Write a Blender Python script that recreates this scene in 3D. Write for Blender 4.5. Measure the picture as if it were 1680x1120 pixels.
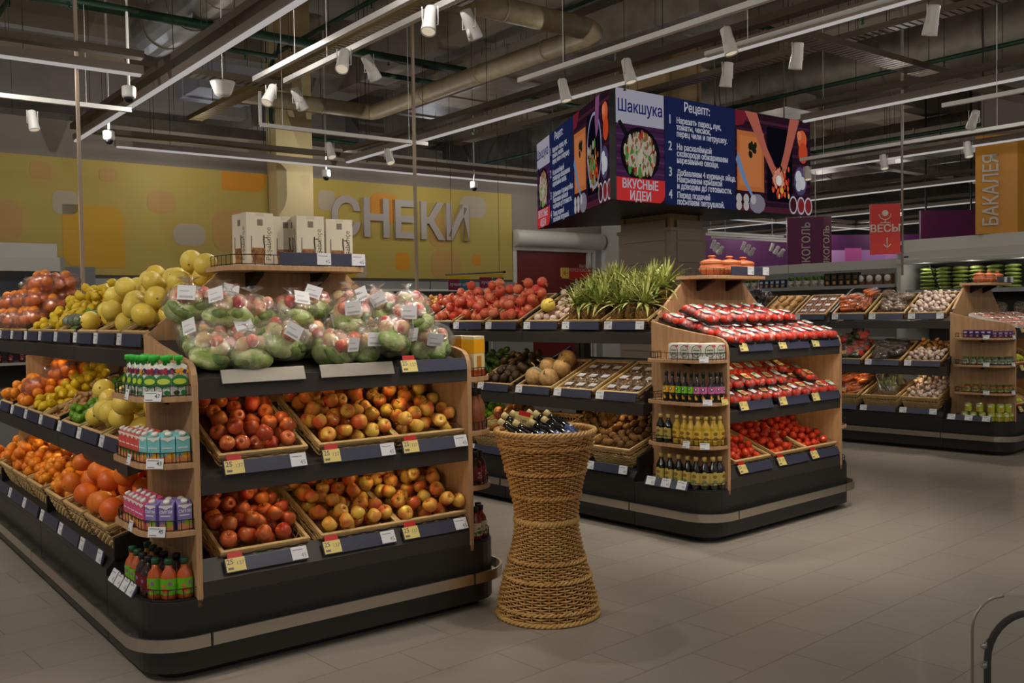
import bpy, bmesh, math, random
import numpy as np
from mathutils import Matrix, Vector
for o in list(bpy.data.objects): bpy.data.objects.remove(o)
SC = bpy.context.scene
COL = SC.collection
PI = math.pi
rnd = random.Random(7)

# ---------------------------------------------------------------- camera
cd = bpy.data.cameras.new('camera'); cam = bpy.data.objects.new('camera', cd); COL.objects.link(cam)
cd.sensor_fit = 'HORIZONTAL'; cd.sensor_width = 36.0; cd.lens = 36.0 * 1547.4 / 1680.0
cd.clip_start = 0.05; cd.clip_end = 200
_p, _r = math.radians(-1.714), math.radians(-0.9)
_f = Vector((0, math.cos(_p), math.sin(_p))); _u = Vector((0, -math.sin(_p), math.cos(_p))); _x = Vector((1, 0, 0))
_rx = _x * math.cos(_r) + _u * math.sin(_r); _up = _u * math.cos(_r) - _x * math.sin(_r)
cam.matrix_world = Matrix(((_rx.x, _up.x, -_f.x, 0), (_rx.y, _up.y, -_f.y, 0), (_rx.z, _up.z, -_f.z, 1.5), (0, 0, 0, 1)))
SC.camera = cam
# ---------------------------------------------------------------- tone, world
SC.view_settings.view_transform = 'Standard'; SC.view_settings.look = 'None'
SC.view_settings.gamma = 1.0; SC.view_settings.use_curve_mapping = False
EXPO = -1.4
SC.view_settings.exposure = EXPO
SC.cycles.use_denoising = True
SC.cycles.max_bounces = 6; SC.cycles.diffuse_bounces = 3; SC.cycles.glossy_bounces = 3
SC.cycles.transparent_max_bounces = 24; SC.cycles.transmission_bounces = 4
SC.cycles.sample_clamp_indirect = 4.0
wd = bpy.data.worlds.new('world'); SC.world = wd; wd.use_nodes = True
wd.node_tree.nodes['Background'].inputs[0].default_value = (1.0, 0.94, 0.86, 1)
wd.node_tree.nodes['Background'].inputs[1].default_value = 0.42  # added even fill light, entering through the open sides of the hall

BA = math.radians(52.3)                      # the building's grid: U runs away to one side, V to the other
BU = Vector((math.sin(BA), math.cos(BA), 0)); BV = Vector((-math.cos(BA), math.sin(BA), 0)); UP = Vector((0, 0, 1))
def axes(x, y, z, o):
    return Matrix(((x[0], y[0], z[0], o[0]), (x[1], y[1], z[1], o[1]), (x[2], y[2], z[2], o[2]), (0, 0, 0, 1)))
MB_ = axes(BU, BV, UP, (0, 0, 0))            # building frame -> world
def T(x=0, y=0, z=0): return Matrix.Translation((x, y, z))
def RX(a): return Matrix.Rotation(math.radians(a), 4, 'X')
def RY(a): return Matrix.Rotation(math.radians(a), 4, 'Y')
def RZ(a): return Matrix.Rotation(math.radians(a), 4, 'Z')
def S(x, y=None, z=None): return Matrix.Diagonal((x, x if y is None else y, x if z is None else z, 1))

# ---------------------------------------------------------------- lamps of the room and added unseen ones (spot heads and strips are modelled further down)
def lamp(kind, name, M, energy, col=(1, .86, .68), **k):
    l = bpy.data.lights.new(name, kind); l.energy = energy; l.color = col
    for a, v in k.items(): setattr(l, a, v)
    o = bpy.data.objects.new(name, l); COL.objects.link(o); o.matrix_basis = M
    return o
STRIP_W, SPOT_W, SHELF_W = 29.0, 150.0, 1.5
STRIPS_V = [(-4.0, -5.0, 9.0), (-0.6, -5.0, 11.0), (2.78, -5.0, 11.9), (6.16, -4.0, 11.6), (9.1, -3.0, 6.4), (12.4, 4.0, 14.5), (15.8, 6.0, 18.0), (19.1, 8.0, 20.0), (22.5, 10.0, 22.0)]  # first two unseen, added with the stretch behind the camera to light the foreground
STRIPS_U = [(12.0, 3.25, 11.2), (8.39, -1.2, 2.52), (14.2, 12.5, 24.0), (18.5, 14, 27), (15.4, 0.5, 11.0), (17.6, 1.0, 11.0)]  # last two hidden, added behind the wall to throw cool light on the rear
ZS = 3.6
for u, a, b in STRIPS_V:
    n = max(2, int((b - a) / 1.9))
    for i in range(n):
        lamp('POINT', 'strip_light_glow', MB_ @ T(u, a + (i + .5) * (b - a) / n, ZS - .075), STRIP_W, (1, .955, .88), shadow_soft_size=0.0)
for v, a, b in STRIPS_U:
    n = max(2, int((b - a) / 1.9))
    for i in range(n):
        lamp('POINT', 'strip_light_glow', MB_ @ T(a + (i + .5) * (b - a) / n, v, ZS - .075), STRIP_W * (1.6 if b == 11.0 else 1), (.82, .88, 1) if b == 11.0 else (1, .955, .88), shadow_soft_size=0.0)

# ---------------------------------------------------------------- mesh building
class MB:
    def __init__(s): s.v = []; s.f = []; s.m = []; s.s = []
    def add(s, V, F, mi=0, sm=False, M=None):
        o = len(s.v)
        if M is not None: V = [tuple(M @ Vector(p)) for p in V]
        s.v += [tuple(p) for p in V]
        for f in F: s.f.append(tuple(i + o for i in f)); s.m.append(mi); s.s.append(sm)
        return s
    def box(s, x0, x1, y0, y1, z0, z1, mi=0, M=None):
        V = [(x, y, z) for z in (z0, z1) for x, y in ((x0, y0), (x1, y0), (x1, y1), (x0, y1))]
        return s.add(V, [(3, 2, 1, 0), (4, 5, 6, 7), (0, 1, 5, 4), (1, 2, 6, 5), (2, 3, 7, 6), (3, 0, 4, 7)], mi, False, M)
    def prism(s, poly, a, b, axis='z', mi=0, M=None, sm=False):
        n = len(poly)
        def P(p, h):
            return (p[0], p[1], h) if axis == 'z' else (p[0], h, p[1]) if axis == 'y' else (h, p[0], p[1])
        V = [P(p, a) for p in poly] + [P(p, b) for p in poly]
        s.add(V, [tuple(range(n))[::-1], tuple(range(n, 2 * n))], mi, False, M)
        s.add(V, [(i, (i + 1) % n, n + (i + 1) % n, n + i) for i in range(n)], mi, sm, M)
        return s
    def tube(s, path, r, n=6, closed=False, mi=0, M=None, cap=True):
        P = [Vector(p) for p in path]; L = len(P); V = []; F = []
        rr = r if isinstance(r, (list, tuple)) else [r] * L
        nrm = None
        for i in range(L):
            a = P[i - 1] if (i > 0 or closed) else P[i]; b = P[(i + 1) % L] if (i < L - 1 or closed) else P[i]
            t = (b - a); t = t.normalized() if t.length > 1e-9 else Vector((0, 0, 1))
            if nrm is None: nrm = t.orthogonal().normalized()
            nrm = nrm - t * nrm.dot(t); nrm = nrm.normalized() if nrm.length > 1e-6 else t.orthogonal().normalized()
            bi = t.cross(nrm)
            for k in range(n):
                q = 2 * PI * k / n; V.append(P[i] + (nrm * math.cos(q) + bi * math.sin(q)) * rr[i])
        for i in range(L if closed else L - 1):
            j = (i + 1) % L
            for k in range(n): F.append((i * n + k, i * n + (k + 1) % n, j * n + (k + 1) % n, j * n + k))
        s.add(V, F, mi, True, M)
        if cap and not closed: s.add(V, [tuple(range(n))[::-1], tuple(range((L - 1) * n, L * n))], mi, False, M)
        return s
    def lathe(s, prof, n=16, mi=0, M=None, sx=1, sy=1):
        V = []; F = []
        for r, z in prof:
            for k in range(n): V.append((r * sx * math.cos(2 * PI * k / n), r * sy * math.sin(2 * PI * k / n), z))
        for i in range(len(prof) - 1):
            for k in range(n): F.append((i * n + k, i * n + (k + 1) % n, (i + 1) * n + (k + 1) % n, (i + 1) * n + k))
        s.add(V, F, mi, True, M)
        if prof[0][0] > 1e-4: s.add(V[:n], [tuple(range(n))[::-1]], mi, False, M)
        if prof[-1][0] > 1e-4: s.add(V[-n:], [tuple(range(n))], mi, False, M)
        return s
    def ball(s, r, n=14, m=9, M=None, mi=0, sx=1, sy=1, sz=1, wob=0, seed=0):
        R = random.Random(seed); ph = [R.uniform(0, 6.28) for _ in range(6)]
        V = []; F = []
        for i in range(m + 1):
            th = PI * i / m
            for k in range(n):
                q = 2 * PI * k / n
                w = 1 + wob * (math.sin(2 * q + ph[0]) * math.sin(th) + .7 * math.sin(3 * th + ph[1] + q) + .6 * math.sin(3 * q + ph[2] + 2 * th) * math.sin(th))
                V.append((r * w * sx * math.sin(th) * math.cos(q), r * w * sy * math.sin(th) * math.sin(q), -r * w * sz * math.cos(th)))
        for k in range(1, n):                                 # close the poles
            V[k] = V[0]; V[m * n + k] = V[m * n]
        for i in range(m):
            for k in range(n): F.append((i * n + k, i * n + (k + 1) % n, (i + 1) * n + (k + 1) % n, (i + 1) * n + k))
        return s.add(V, F, mi, True, M)
    def build(s, name, mats, bevel=0, weld=True):
        me = bpy.data.meshes.new(name); me.from_pydata(s.v, [], s.f)
        for m in (mats if isinstance(mats, (list, tuple)) else [mats]): me.materials.append(m)
        me.polygons.foreach_set('material_index', s.m); me.polygons.foreach_set('use_smooth', s.s)
        if bevel or weld:
            bm = bmesh.new(); bm.from_mesh(me)
            if weld: bmesh.ops.remove_doubles(bm, verts=bm.verts, dist=1e-5)
            if bevel:
                ed = [e for e in bm.edges if len(e.link_faces) == 2 and e.calc_face_angle(0) > .6]
                bmesh.ops.bevel(bm, geom=ed, offset=bevel, segments=2, affect='EDGES', profile=.7, clamp_overlap=True)
            bmesh.ops.dissolve_degenerate(bm, edges=bm.edges, dist=1e-6)
            bm.to_mesh(me); bm.free()
        me.update()
        return me
KIDS = {}
def link(name, data, parent=None, M=None):
    o = bpy.data.objects.new(name, data); COL.objects.link(o)
    if parent is not None: o.parent = parent; KIDS.setdefault(parent.name, []).append(o)
    if M is not None: o.matrix_basis = M
    return o
def tag(o, label, cat, group=None):
    o['label'] = label; o['category'] = cat
    if group: o['group'] = group
    return o
def thing(name, label, cat, M, group=None):
    o = link(name, None, None, M); o.empty_display_size = .05
    return tag(o, label, cat, group)
def struct(name, mesh, M=None):
    o = link(name, mesh, None, M); o['kind'] = 'structure'; return o
def text(name, body, size, m, parent, M, extrude=0.0, ax='LEFT', ay='BOTTOM', sx=1.0, sp=1.0, bold=0.0):
    c = bpy.data.curves.new(name, 'FONT'); c.body = body; c.size = size; c.extrude = extrude; c.align_x = ax; c.align_y = ay
    c.space_line = sp; c.offset = bold if extrude > .02 else 0; c.resolution_u = 3
    tmp = bpy.data.objects.new('tmp', c); me = bpy.data.meshes.new_from_object(tmp); bpy.data.objects.remove(tmp); bpy.data.curves.remove(c)
    if bold and extrude <= .02:                   # heavier strokes: the same outlines once more, a hair to each side
        mb = MB(); fs = [tuple(p.vertices) for p in me.polygons]; vs = [v.co.copy() for v in me.vertices]
        for k, (dx, dy) in enumerate(((0, 0), (1, .5), (-1, -.5), (1, -.5), (-1, .5))): mb.add([(p.x + dx * bold * 1.3, p.y + dy * bold * 1.3, p.z + k * 1e-5) for p in vs], fs)
        bpy.data.meshes.remove(me); me = mb.build(name, m, weld=False)
    me.name = name; me.materials.clear(); me.materials.append(m)
    me.polygons.foreach_set('material_index', [0] * len(me.polygons)); me.transform(S(sx, 1, 1))
    return link(name, me, parent, M)

def text_into(mb, body, size, M, mi, bold=0.0, ax='LEFT'):
    c = bpy.data.curves.new('t', 'FONT'); c.body = body; c.size = size; c.offset = bold; c.align_x = ax; c.resolution_u = 2
    tmp = bpy.data.objects.new('tmp', c); me = bpy.data.meshes.new_from_object(tmp); bpy.data.objects.remove(tmp); bpy.data.curves.remove(c)
    mb.add([v.co for v in me.vertices], [tuple(p.vertices) for p in me.polygons], mi, False, M); bpy.data.meshes.remove(me)
# ---------------------------------------------------------------- materials
def lin(c): return tuple(((x + .055) / 1.055) ** 2.4 if x > .04045 else x / 12.92 for x in c[:3]) + (1.0,)
MATS = {}
def mat(name, col, rough=.5, metal=0.0, noise=None, rand=0.0, bump=None, coat=0.0, emit=0.0, alpha=1.0, trans=0.0, hue=0.0, spec=.5, sub=0.0):
    """col: sRGB; noise=(scale, colour2, contrast, (stretch x, y, z)); rand: how far each object's own colour wanders towards colour2; bump=(scale, strength, stretch)."""
    if name in MATS: return MATS[name]
    m = bpy.data.materials.new(name); m.use_nodes = True; nt = m.node_tree; N = nt.nodes; L = nt.links; b = N['Principled BSDF']
    b.inputs['Base Color'].default_value = lin(col); b.inputs['Roughness'].default_value = rough; b.inputs['Metallic'].default_value = metal
    b.inputs['Coat Weight'].default_value = coat; b.inputs['Coat Roughness'].default_value = .12
    b.inputs['Specular IOR Level'].default_value = spec
    b.inputs['Alpha'].default_value = alpha; b.inputs['Transmission Weight'].default_value = trans
    if sub: b.inputs['Subsurface Weight'].default_value = sub; b.inputs['Subsurface Radius'].default_value = (.02, .01, .005)
    if emit: b.inputs['Emission Color'].default_value = lin(col); b.inputs['Emission Strength'].default_value = emit
    tc = N.new('ShaderNodeTexCoord')
    def tex(scale, st, detail=3):
        mp = N.new('ShaderNodeMapping'); mp.inputs['Scale'].default_value = st; L.new(tc.outputs['Object'], mp.inputs['Vector'])
        n = N.new('ShaderNodeTexNoise'); n.inputs['Scale'].default_value = scale; n.inputs['Detail'].default_value = detail; L.new(mp.outputs[0], n.inputs['Vector'])
        if rand:
            oi = N.new('ShaderNodeObjectInfo'); ml = N.new('ShaderNodeMath'); ml.operation = 'MULTIPLY'; ml.inputs[1].default_value = 37.0
            L.new(oi.outputs['Random'], ml.inputs[0]); cb = N.new('ShaderNodeCombineXYZ')
            for i in range(3): L.new(ml.outputs[0], cb.inputs[i])
            L.new(cb.outputs[0], mp.inputs['Location'])
        return n
    if noise:
        sc, c2, k, st = (tuple(noise) + ((1, 1, 1),))[:4]
        n = tex(sc, st)
        mr = N.new('ShaderNodeMapRange'); mr.inputs[1].default_value = .5 - k; mr.inputs[2].default_value = .5 + k; L.new(n.outputs[0], mr.inputs[0])
        fac = mr.outputs[0]
        if rand:
            oi = N.new('ShaderNodeObjectInfo'); ma = N.new('ShaderNodeMath'); ma.operation = 'MULTIPLY_ADD'; ma.inputs[1].default_value = rand; ma.inputs[2].default_value = -rand / 2
            L.new(oi.outputs['Random'], ma.inputs[0]); ad = N.new('ShaderNodeMath'); ad.operation = 'ADD'; ad.use_clamp = True
            L.new(ma.outputs[0], ad.inputs[0]); L.new(fac, ad.inputs[1]); fac = ad.outputs[0]
        mx = N.new('ShaderNodeMix'); mx.data_type = 'RGBA'; mx.inputs[6].default_value = lin(col); mx.inputs[7].default_value = lin(c2)
        L.new(fac, mx.inputs[0]); L.new(mx.outputs[2], b.inputs['Base Color'])
    if bump:
        sc, st_, sv = (tuple(bump) + ((1, 1, 1),))[:3]
        n = tex(sc, sv, 2); bp = N.new('ShaderNodeBump'); bp.inputs['Strength'].default_value = st_; bp.inputs['Distance'].default_value = .01
        L.new(n.outputs[0], bp.inputs['Height']); L.new(bp.outputs[0], b.inputs['Normal'])
        if coat: L.new(bp.outputs[0], b.inputs['Coat Normal'])
    MATS[name] = m
    return m
def glow(name, col, strength):
    if name in MATS: return MATS[name]
    m = bpy.data.materials.new(name); m.use_nodes = True; nt = m.node_tree; nt.nodes.clear()
    o = nt.nodes.new('ShaderNodeOutputMaterial'); e = nt.nodes.new('ShaderNodeEmission'); e.inputs[0].default_value = lin(col); e.inputs[1].default_value = strength
    nt.links.new(e.outputs[0], o.inputs[0]); MATS[name] = m
    return m
def film(name, tint=(.97, .97, .97), gloss=.16, scale=22, strength=.8):
    """crinkled clear packaging film: see-through with sharp glints"""
    if name in MATS: return MATS[name]
    m = bpy.data.materials.new(name); m.use_nodes = True; nt = m.node_tree; N = nt.nodes; L = nt.links; N.clear()
    o = N.new('ShaderNodeOutputMaterial'); t = N.new('ShaderNodeBsdfTransparent'); t.inputs[0].default_value = lin(tint)
    g = N.new('ShaderNodeBsdfGlossy'); g.inputs['Roughness'].default_value = .16; d = N.new('ShaderNodeBsdfDiffuse'); d.inputs[0].default_value = (.85, .85, .85, 1)
    mx0 = N.new('ShaderNodeMixShader'); mx0.inputs[0].default_value = .12; L.new(g.outputs[0], mx0.inputs[1]); L.new(d.outputs[0], mx0.inputs[2])
    lw = N.new('ShaderNodeLayerWeight'); lw.inputs[0].default_value = .35
    ma = N.new('ShaderNodeMath'); ma.operation = 'MULTIPLY_ADD'; ma.inputs[1].default_value = .35; ma.inputs[2].default_value = gloss; L.new(lw.outputs['Facing'], ma.inputs[0])
    mx = N.new('ShaderNodeMixShader'); L.new(ma.outputs[0], mx.inputs[0]); L.new(t.outputs[0], mx.inputs[1]); L.new(mx0.outputs[0], mx.inputs[2]); L.new(mx.outputs[0], o.inputs[0])
    tc = N.new('ShaderNodeTexCoord'); n = N.new('ShaderNodeTexNoise'); n.inputs['Scale'].default_value = scale; n.inputs['Detail'].default_value = 3; L.new(tc.outputs['Object'], n.inputs['Vector'])
    bp = N.new('ShaderNodeBump'); bp.inputs['Strength'].default_value = strength; bp.inputs['Distance'].default_value = .02; L.new(n.outputs[0], bp.inputs['Height'])
    for x in (g, lw, d): L.new(bp.outputs[0], x.inputs['Normal'])
    MATS[name] = m
    return m
OAK = mat('oak_laminate', (.78, .62, .46), .5, noise=(7, (.67, .52, .37), .2, (6, 6, .5)))
CHAR = mat('charcoal_metal', (.155, .15, .145), .4)
BLACK = mat('black_metal', (.075, .072, .07), .45)
DARKBAND = mat('dark_brown_shelf_edge', (.22, .20, .19), .45)
NAVY = mat('navy_label_strip', (.25, .26, .34), .3)
STEEL = mat('brushed_steel', (.80, .77, .72), .3, 1.0, bump=(60, .05, (.05, .05, 6)))
CHROME = mat('chrome', (.85, .85, .85), .15, 1.0)
TAG = mat('white_price_tag', (.90, .91, .94), .4)
YTAG = mat('yellow_price_tag', (.93, .85, .52), .4)
RTAG = mat('red_tag_head', (.78, .12, .14), .4)
INK = mat('black_ink', (.08, .08, .09), .5)
WIRE = mat('black_wire', (.10, .10, .10), .4)
WICK = mat('tan_woven_basket', (.88, .76, .54), .55, noise=(30, (.76, .62, .40), .25))
WICKD = mat('brown_woven_basket', (.68, .53, .34), .6, noise=(40, (.52, .38, .22), .25))
WHITE = mat('white_paint', (.86, .85, .82), .45)
WPLAST = mat('white_plastic', (.92, .91, .89), .35)
# ---------------------------------------------------------------- the building
def tile_floor():
    m = bpy.data.materials.new('beige_floor_tile'); m.use_nodes = True; nt = m.node_tree; N = nt.nodes; L = nt.links; b = N['Principled BSDF']
    tc = N.new('ShaderNodeTexCoord'); mp = N.new('ShaderNodeMapping'); L.new(tc.outputs['Object'], mp.inputs['Vector'])
    br = N.new('ShaderNodeTexBrick'); br.inputs['Scale'].default_value = 1.0; br.inputs['Brick Width'].default_value = .61; br.inputs['Row Height'].default_value = .305
    br.inputs['Mortar Size'].default_value = .0022; br.inputs['Mortar Smooth'].default_value = .3; br.offset = .5; br.inputs['Bias'].default_value = 0
    br.inputs['Color1'].default_value = lin((.625, .595, .56)); br.inputs['Color2'].default_value = lin((.60, .572, .538)); br.inputs['Mortar'].default_value = lin((.44, .40, .355))
    L.new(mp.outputs[0], br.inputs['Vector'])
    n = N.new('ShaderNodeTexNoise'); n.inputs['Scale'].default_value = 1.3; n.inputs['Detail'].default_value = 5; L.new(tc.outputs['Object'], n.inputs['Vector'])
    n2 = N.new('ShaderNodeTexNoise'); n2.inputs['Scale'].default_value = 38; n2.inputs['Detail'].default_value = 3; L.new(tc.outputs['Object'], n2.inputs['Vector'])
    ml = N.new('ShaderNodeMapRange'); ml.inputs[1].default_value = .3; ml.inputs[2].default_value = .7; ml.inputs[3].default_value = .93; ml.inputs[4].default_value = 1.06; L.new(n.outputs[0], ml.inputs[0])
    ml2 = N.new('ShaderNodeMapRange'); ml2.inputs[3].default_value = .95; ml2.inputs[4].default_value = 1.05; L.new(n2.outputs[0], ml2.inputs[0])
    mm = N.new('ShaderNodeMath'); mm.operation = 'MULTIPLY'; L.new(ml.outputs[0], mm.inputs[0]); L.new(ml2.outputs[0], mm.inputs[1])
    mx = N.new('ShaderNodeVectorMath'); mx.operation = 'SCALE'; L.new(br.outputs['Color'], mx.inputs[0]); L.new(mm.outputs[0], mx.inputs['Scale']); L.new(mx.outputs[0], b.inputs['Base Color'])
    b.inputs['Roughness'].default_value = .42; b.inputs['Specular IOR Level'].default_value = .4
    rr = N.new('ShaderNodeMapRange'); rr.inputs[3].default_value = .34; rr.inputs[4].default_value = .52; L.new(n.outputs[0], rr.inputs[0]); L.new(rr.outputs[0], b.inputs['Roughness'])
    bp = N.new('ShaderNodeBump'); bp.inputs['Strength'].default_value = .25; bp.inputs['Distance'].default_value = .002; bp.invert = True; L.new(br.outputs['Fac'], bp.inputs['Height']); L.new(bp.outputs[0], b.inputs['Normal'])
    return m
FLA = math.radians(48.0)
MF = axes((math.sin(FLA), math.cos(FLA), 0), (-math.cos(FLA), math.sin(FLA), 0), (0, 0, 1), (1.22, 4.5, 0))
struct('floor', MB().box(-14, 46, -16, 30, -.1, 0).build('floor', tile_floor()), MF)
CONC = mat('raw_concrete', (.68, .62, .55), .85, noise=(1.2, (.57, .52, .46), .25))
GREYW = mat('grey_wall', (.60, .56, .52), .7)
struct('ceiling', MB().box(-10, 44, -6, 30, 6.1, 6.4).build('ceiling', CONC), MB_)
for k, v in enumerate((2.6, 6.2, 10.4, 14.6, 18.8, 23.0)):
    struct('ceiling_beam', MB().box(-10, 44, v - .2, v + .2, 5.55, 6.1).build('ceiling_beam', CONC), MB_)
for k, u in enumerate((0.2, 7.9, 15.6, 23.3)):
    struct('ceiling_beam', MB().box(u - .25, u + .25, -6, 30, 5.35, 6.1).build('ceiling_beam', CONC), MB_)
struct('wall_back', MB().box(-6, 10.12, 13.05, 13.25, 0, 4.05).box(10.12, 12.25, 13.05, 13.25, 2.92, 4.05).box(12.25, 13.0, 13.05, 13.25, 0, 4.05).build('wall_back', GREYW), MB_)
BLUEG = mat('dark_blue_grey_wall', (.58, .58, .63), .8)
struct('wall_rear', MB().box(-8, 44, 24.5, 24.7, 0, 6.1).build('wall_rear', BLUEG), MB_)
struct('wall_right', MB().box(36, 36.2, -6, 24.5, 0, 6.1).build('wall_right', mat('far_grey_wall', (.42, .41, .40), .8)), MB_)
struct('trim_1', MB().box(-5.9, 10.1, 13.03, 13.05, 2.0, 2.075).build('trim_1', mat('dark_trim', (.35, .33, .30), .6)), MB_)
# yellow wall boards with printed squares
YEL = mat('yellow_wall_board', (.78, .68, .33), .55)
SQ = {'a': mat('amber_print', (.86, .66, .16), .55), 'o': mat('orange_print', (.90, .60, .10), .55), 'g': mat('pale_grey_print', (.76, .70, .60), .55), 't': mat('tan_print', (.80, .63, .36), .55), 'l': mat('pale_yellow_print', (.90, .82, .50), .55)}
def rrect(x0, x1, y0, y1, r, c=(1, 1, 1, 1), n=5):
    P = []
    for i, (cx, cy, a) in enumerate(((x1 - r, y0 + r, -90), (x1 - r, y1 - r, 0), (x0 + r, y1 - r, 90), (x0 + r, y0 + r, 180))):
        if not c[i]: P.append(((x1, y0), (x1, y1), (x0, y1), (x0, y0))[i]); continue
        for k in range(n + 1):
            q = math.radians(a + 90 * k / n); P.append((cx + r * math.cos(q), cy + r * math.sin(q)))
    return P
def board(label, u0, u1, squares):
    t = thing('printed_board', label, 'board', MB_ @ T(u0, 13.05, 2.08))
    link('panel', MB().box(0, u1 - u0, -.03, 0, 0, 1.49).build('panel', YEL, .004), t)
    for (a, b, z0, z1, c, cor) in squares:
        P = rrect(a - u0, b - u0, z0 - 2.08, z1 - 2.08, min(.28 * (b - a), .16), cor)
        link('printed_square', MB().prism(P, -.034, -.0301, 'y').build('printed_square', SQ[c]), t)
    return t
A4 = (1, 1, 1, 1)
board('long yellow wall board with scattered printed squares behind the citrus stand', -1.5, 5.63, [
    (2.86, 3.61, 2.18, 2.98, 'a', (0, 1, 0, 1)), (4.95, 5.6, 3.3, 3.56, 'o', (1, 0, 0, 0)), (2.5, 2.75, 3.28, 3.5, 't', A4), (2.75, 3.05, 2.85, 3.15, 'g', A4), (3.32, 3.55, 3.3, 3.48, 't', A4),
    (3.92, 4.3, 2.93, 3.22, 't', A4), (4.25, 4.7, 2.5, 2.8, 'g', A4), (4.8, 5.55, 2.44, 3.02, 't', A4), (5.2, 5.46, 2.3, 2.47, 'a', A4), (1.9, 2.4, 2.5, 3.0, 't', A4), (.8, 1.6, 2.3, 3.1, 'a', A4)])
board('yellow wall board carrying the big grey letters', 6.21, 10.1, [
    (7.3, 7.85, 2.96, 3.42, 'o', (0, 1, 1, 0)), (6.42, 6.7, 3.1, 3.4, 'g', A4), (7.75, 8.0, 2.22, 2.5, 'o', A4), (6.8, 7.02, 2.09, 2.36, 'a', A4), (7.05, 7.22, 2.09, 2.42, 'g', A4),
    (8.42, 9.0, 2.1, 2.56, 't', A4), (9.25, 9.42, 2.32, 2.5, 'o', A4), (8.4, 8.75, 2.62, 3.12, 't', A4), (9.0, 9.55, 3.12, 3.48, 'g', A4)])
struct('column_back', MB().box(5.64, 6.2, 12.72, 13.05, 0, 6.1).build('column_back', mat('cream_column', (.84, .76, .56), .65)), MB_)
GLET = mat('grey_raised_letter', (.74, .70, .67), .5)
for ch, u in zip('СНЕКИ', (6.60, 7.13, 7.69, 8.17, 8.66)):
    x = text('letter', ch, .78, GLET, None, MB_ @ T(u, 13.0, 2.585) @ RX(90), extrude=.03, bold=.022, sx=.92)
    tag(x, {'С': 'first big grey wall letter, a round C shape, behind the boxes', 'Н': 'big grey wall letter shaped like an H', 'Е': 'big grey wall letter shaped like an E', 'К': 'big grey wall letter shaped like a K', 'И': 'last big grey wall letter, a mirrored N'}[ch], 'letter', 'raised letters on the yellow board')
# roller door
t = thing('door_1', 'closed red roller door with white housing in the back wall', 'door', MB_ @ T(10.12, 13.05, 0)); t['kind'] = 'structure'
link('curtain', MB().box(.08, 1.75, .02, .05, 0, 2.6).build('curtain', mat('red_shutter', (.44, .05, .06), .4)), t)
fr = MB().box(0, .08, -.03, .1, 0, 2.62).box(1.75, 1.84, -.03, .1, 0, 2.62).box(1.88, 1.95, -.03, .1, 0, 2.62).box(0, 1.95, -.035, .1, 2.6, 2.68)
link('door_frame', fr.build('door_frame', WHITE, .004), t)
hs = MB().lathe([(0, 0), (.13, 0), (.15, .02), (.15, 2.06), (.13, 2.08), (0, 2.08)], 18, M=T(0, -.06, 2.81) @ RY(90))
link('shutter_housing', hs.build('shutter_housing', WHITE), t)
struct('wall_side', MB().box(12.25, 12.45, 11.6, 13.05, 0, 4.05).build('wall_side', WHITE), MB_)
struct('trim_2', MB().box(12.235, 12.25, 11.6, 13.0, 1.2, 1.55).build('trim_2', mat('grey_trim', (.5, .5, .52), .5)), MB_)
# clad column inside the screen
ca = Vector((2.083, 12.3, 0)); CM = axes(BU, BV, UP, ca)
CREAM = mat('cream_painted_column', (.76, .65, .47), .6); TAUPE = mat('taupe_cladding_board', (.60, .54, .48), .5); TAUJ = mat('dark_joint', (.38, .34, .30), .6)
struct('column_center', MB().box(.02, .58, .02, .86, 0, 6.1).build('column_center', CREAM, .02), CM)
struct('trim_3', MB().box(-.015, .04, -.015, .04, 2.58, 6.05).box(.56, .61, -.015, .04, 2.58, 6.05).box(-.015, .04, .84, .90, 2.58, 6.05).build('trim_3', mat('tan_corner_guard', (.68, .56, .38), .5)), CM)
cl = MB().box(-.04, .64, -.04, .92, 0, 2.56)
for k in range(9):
    z = .1 + k * .29
    cl.box(-.055, -.04, .05, .83, z, z + .265).box(.07, .57, -.055, -.04, z, z + .265)
cl.box(-.06, .66, -.06, .94, 2.54, 2.585)
struct('column_cladding', cl.build('column_cladding', [TAUPE], .003), CM)
struct('column_right', MB().box(14.15, 14.8, 6.2, 6.85, 0, 6.1).build('column_right', mat('grey_column', (.50, .46, .43), .7)), MB_)
struct('column_rear', MB().box(9.6, 10.2, 17.5, 18.1, 0, 6.1).build('column_rear', MATS['grey_column']), MB_)
# ---------------------------------------------------------------- produce stands
HW, CW, HD, ML = 1.387, .204, .634, 1.358       # width between the head's side panels, corner depth, head depth, module length
class Island:
    def __init__(s, a, x, y, name):
        a = math.radians(a); s.name = name
        s.u = Vector((math.sin(a), math.cos(a), 0)); s.v = Vector((-math.cos(a), math.sin(a), 0)); s.M = axes(s.u, s.v, UP, (x, y, 0))
    def side(s, v, u, z, tilt):                  # frame of a slot in the flank that faces -u: x runs towards the head, y up the slope
        return s.M @ axes((0, -1, 0), (1, 0, 0), (0, 0, 1), (u, v, z)) @ RX(tilt)
    def front(s, u, v, z, tilt): return s.M @ T(u, v, z) @ RX(tilt)
I1 = Island(52.05, -1.311, 3.887, 'apple'); I2 = Island(48.78, 1.395, 6.079, 'tomato'); I3 = Island(46.5, 5.035, 9.417, 'pepper')
SLOT = (.26, .70, 1.14)
def slot_v(k): return HD + (k // 3) * ML + SLOT[k % 3]
TIER = {0: (-.185, .50, 17), 1: (-.085, .925, 23), 2: (.015, 1.435, 27)}     # flank tiers: u, z of the front rim, tilt
HTIER = {0: (.03, .50, 20), 1: (.03, .915, 23), 2: (.05, 1.25, 17)}
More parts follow.
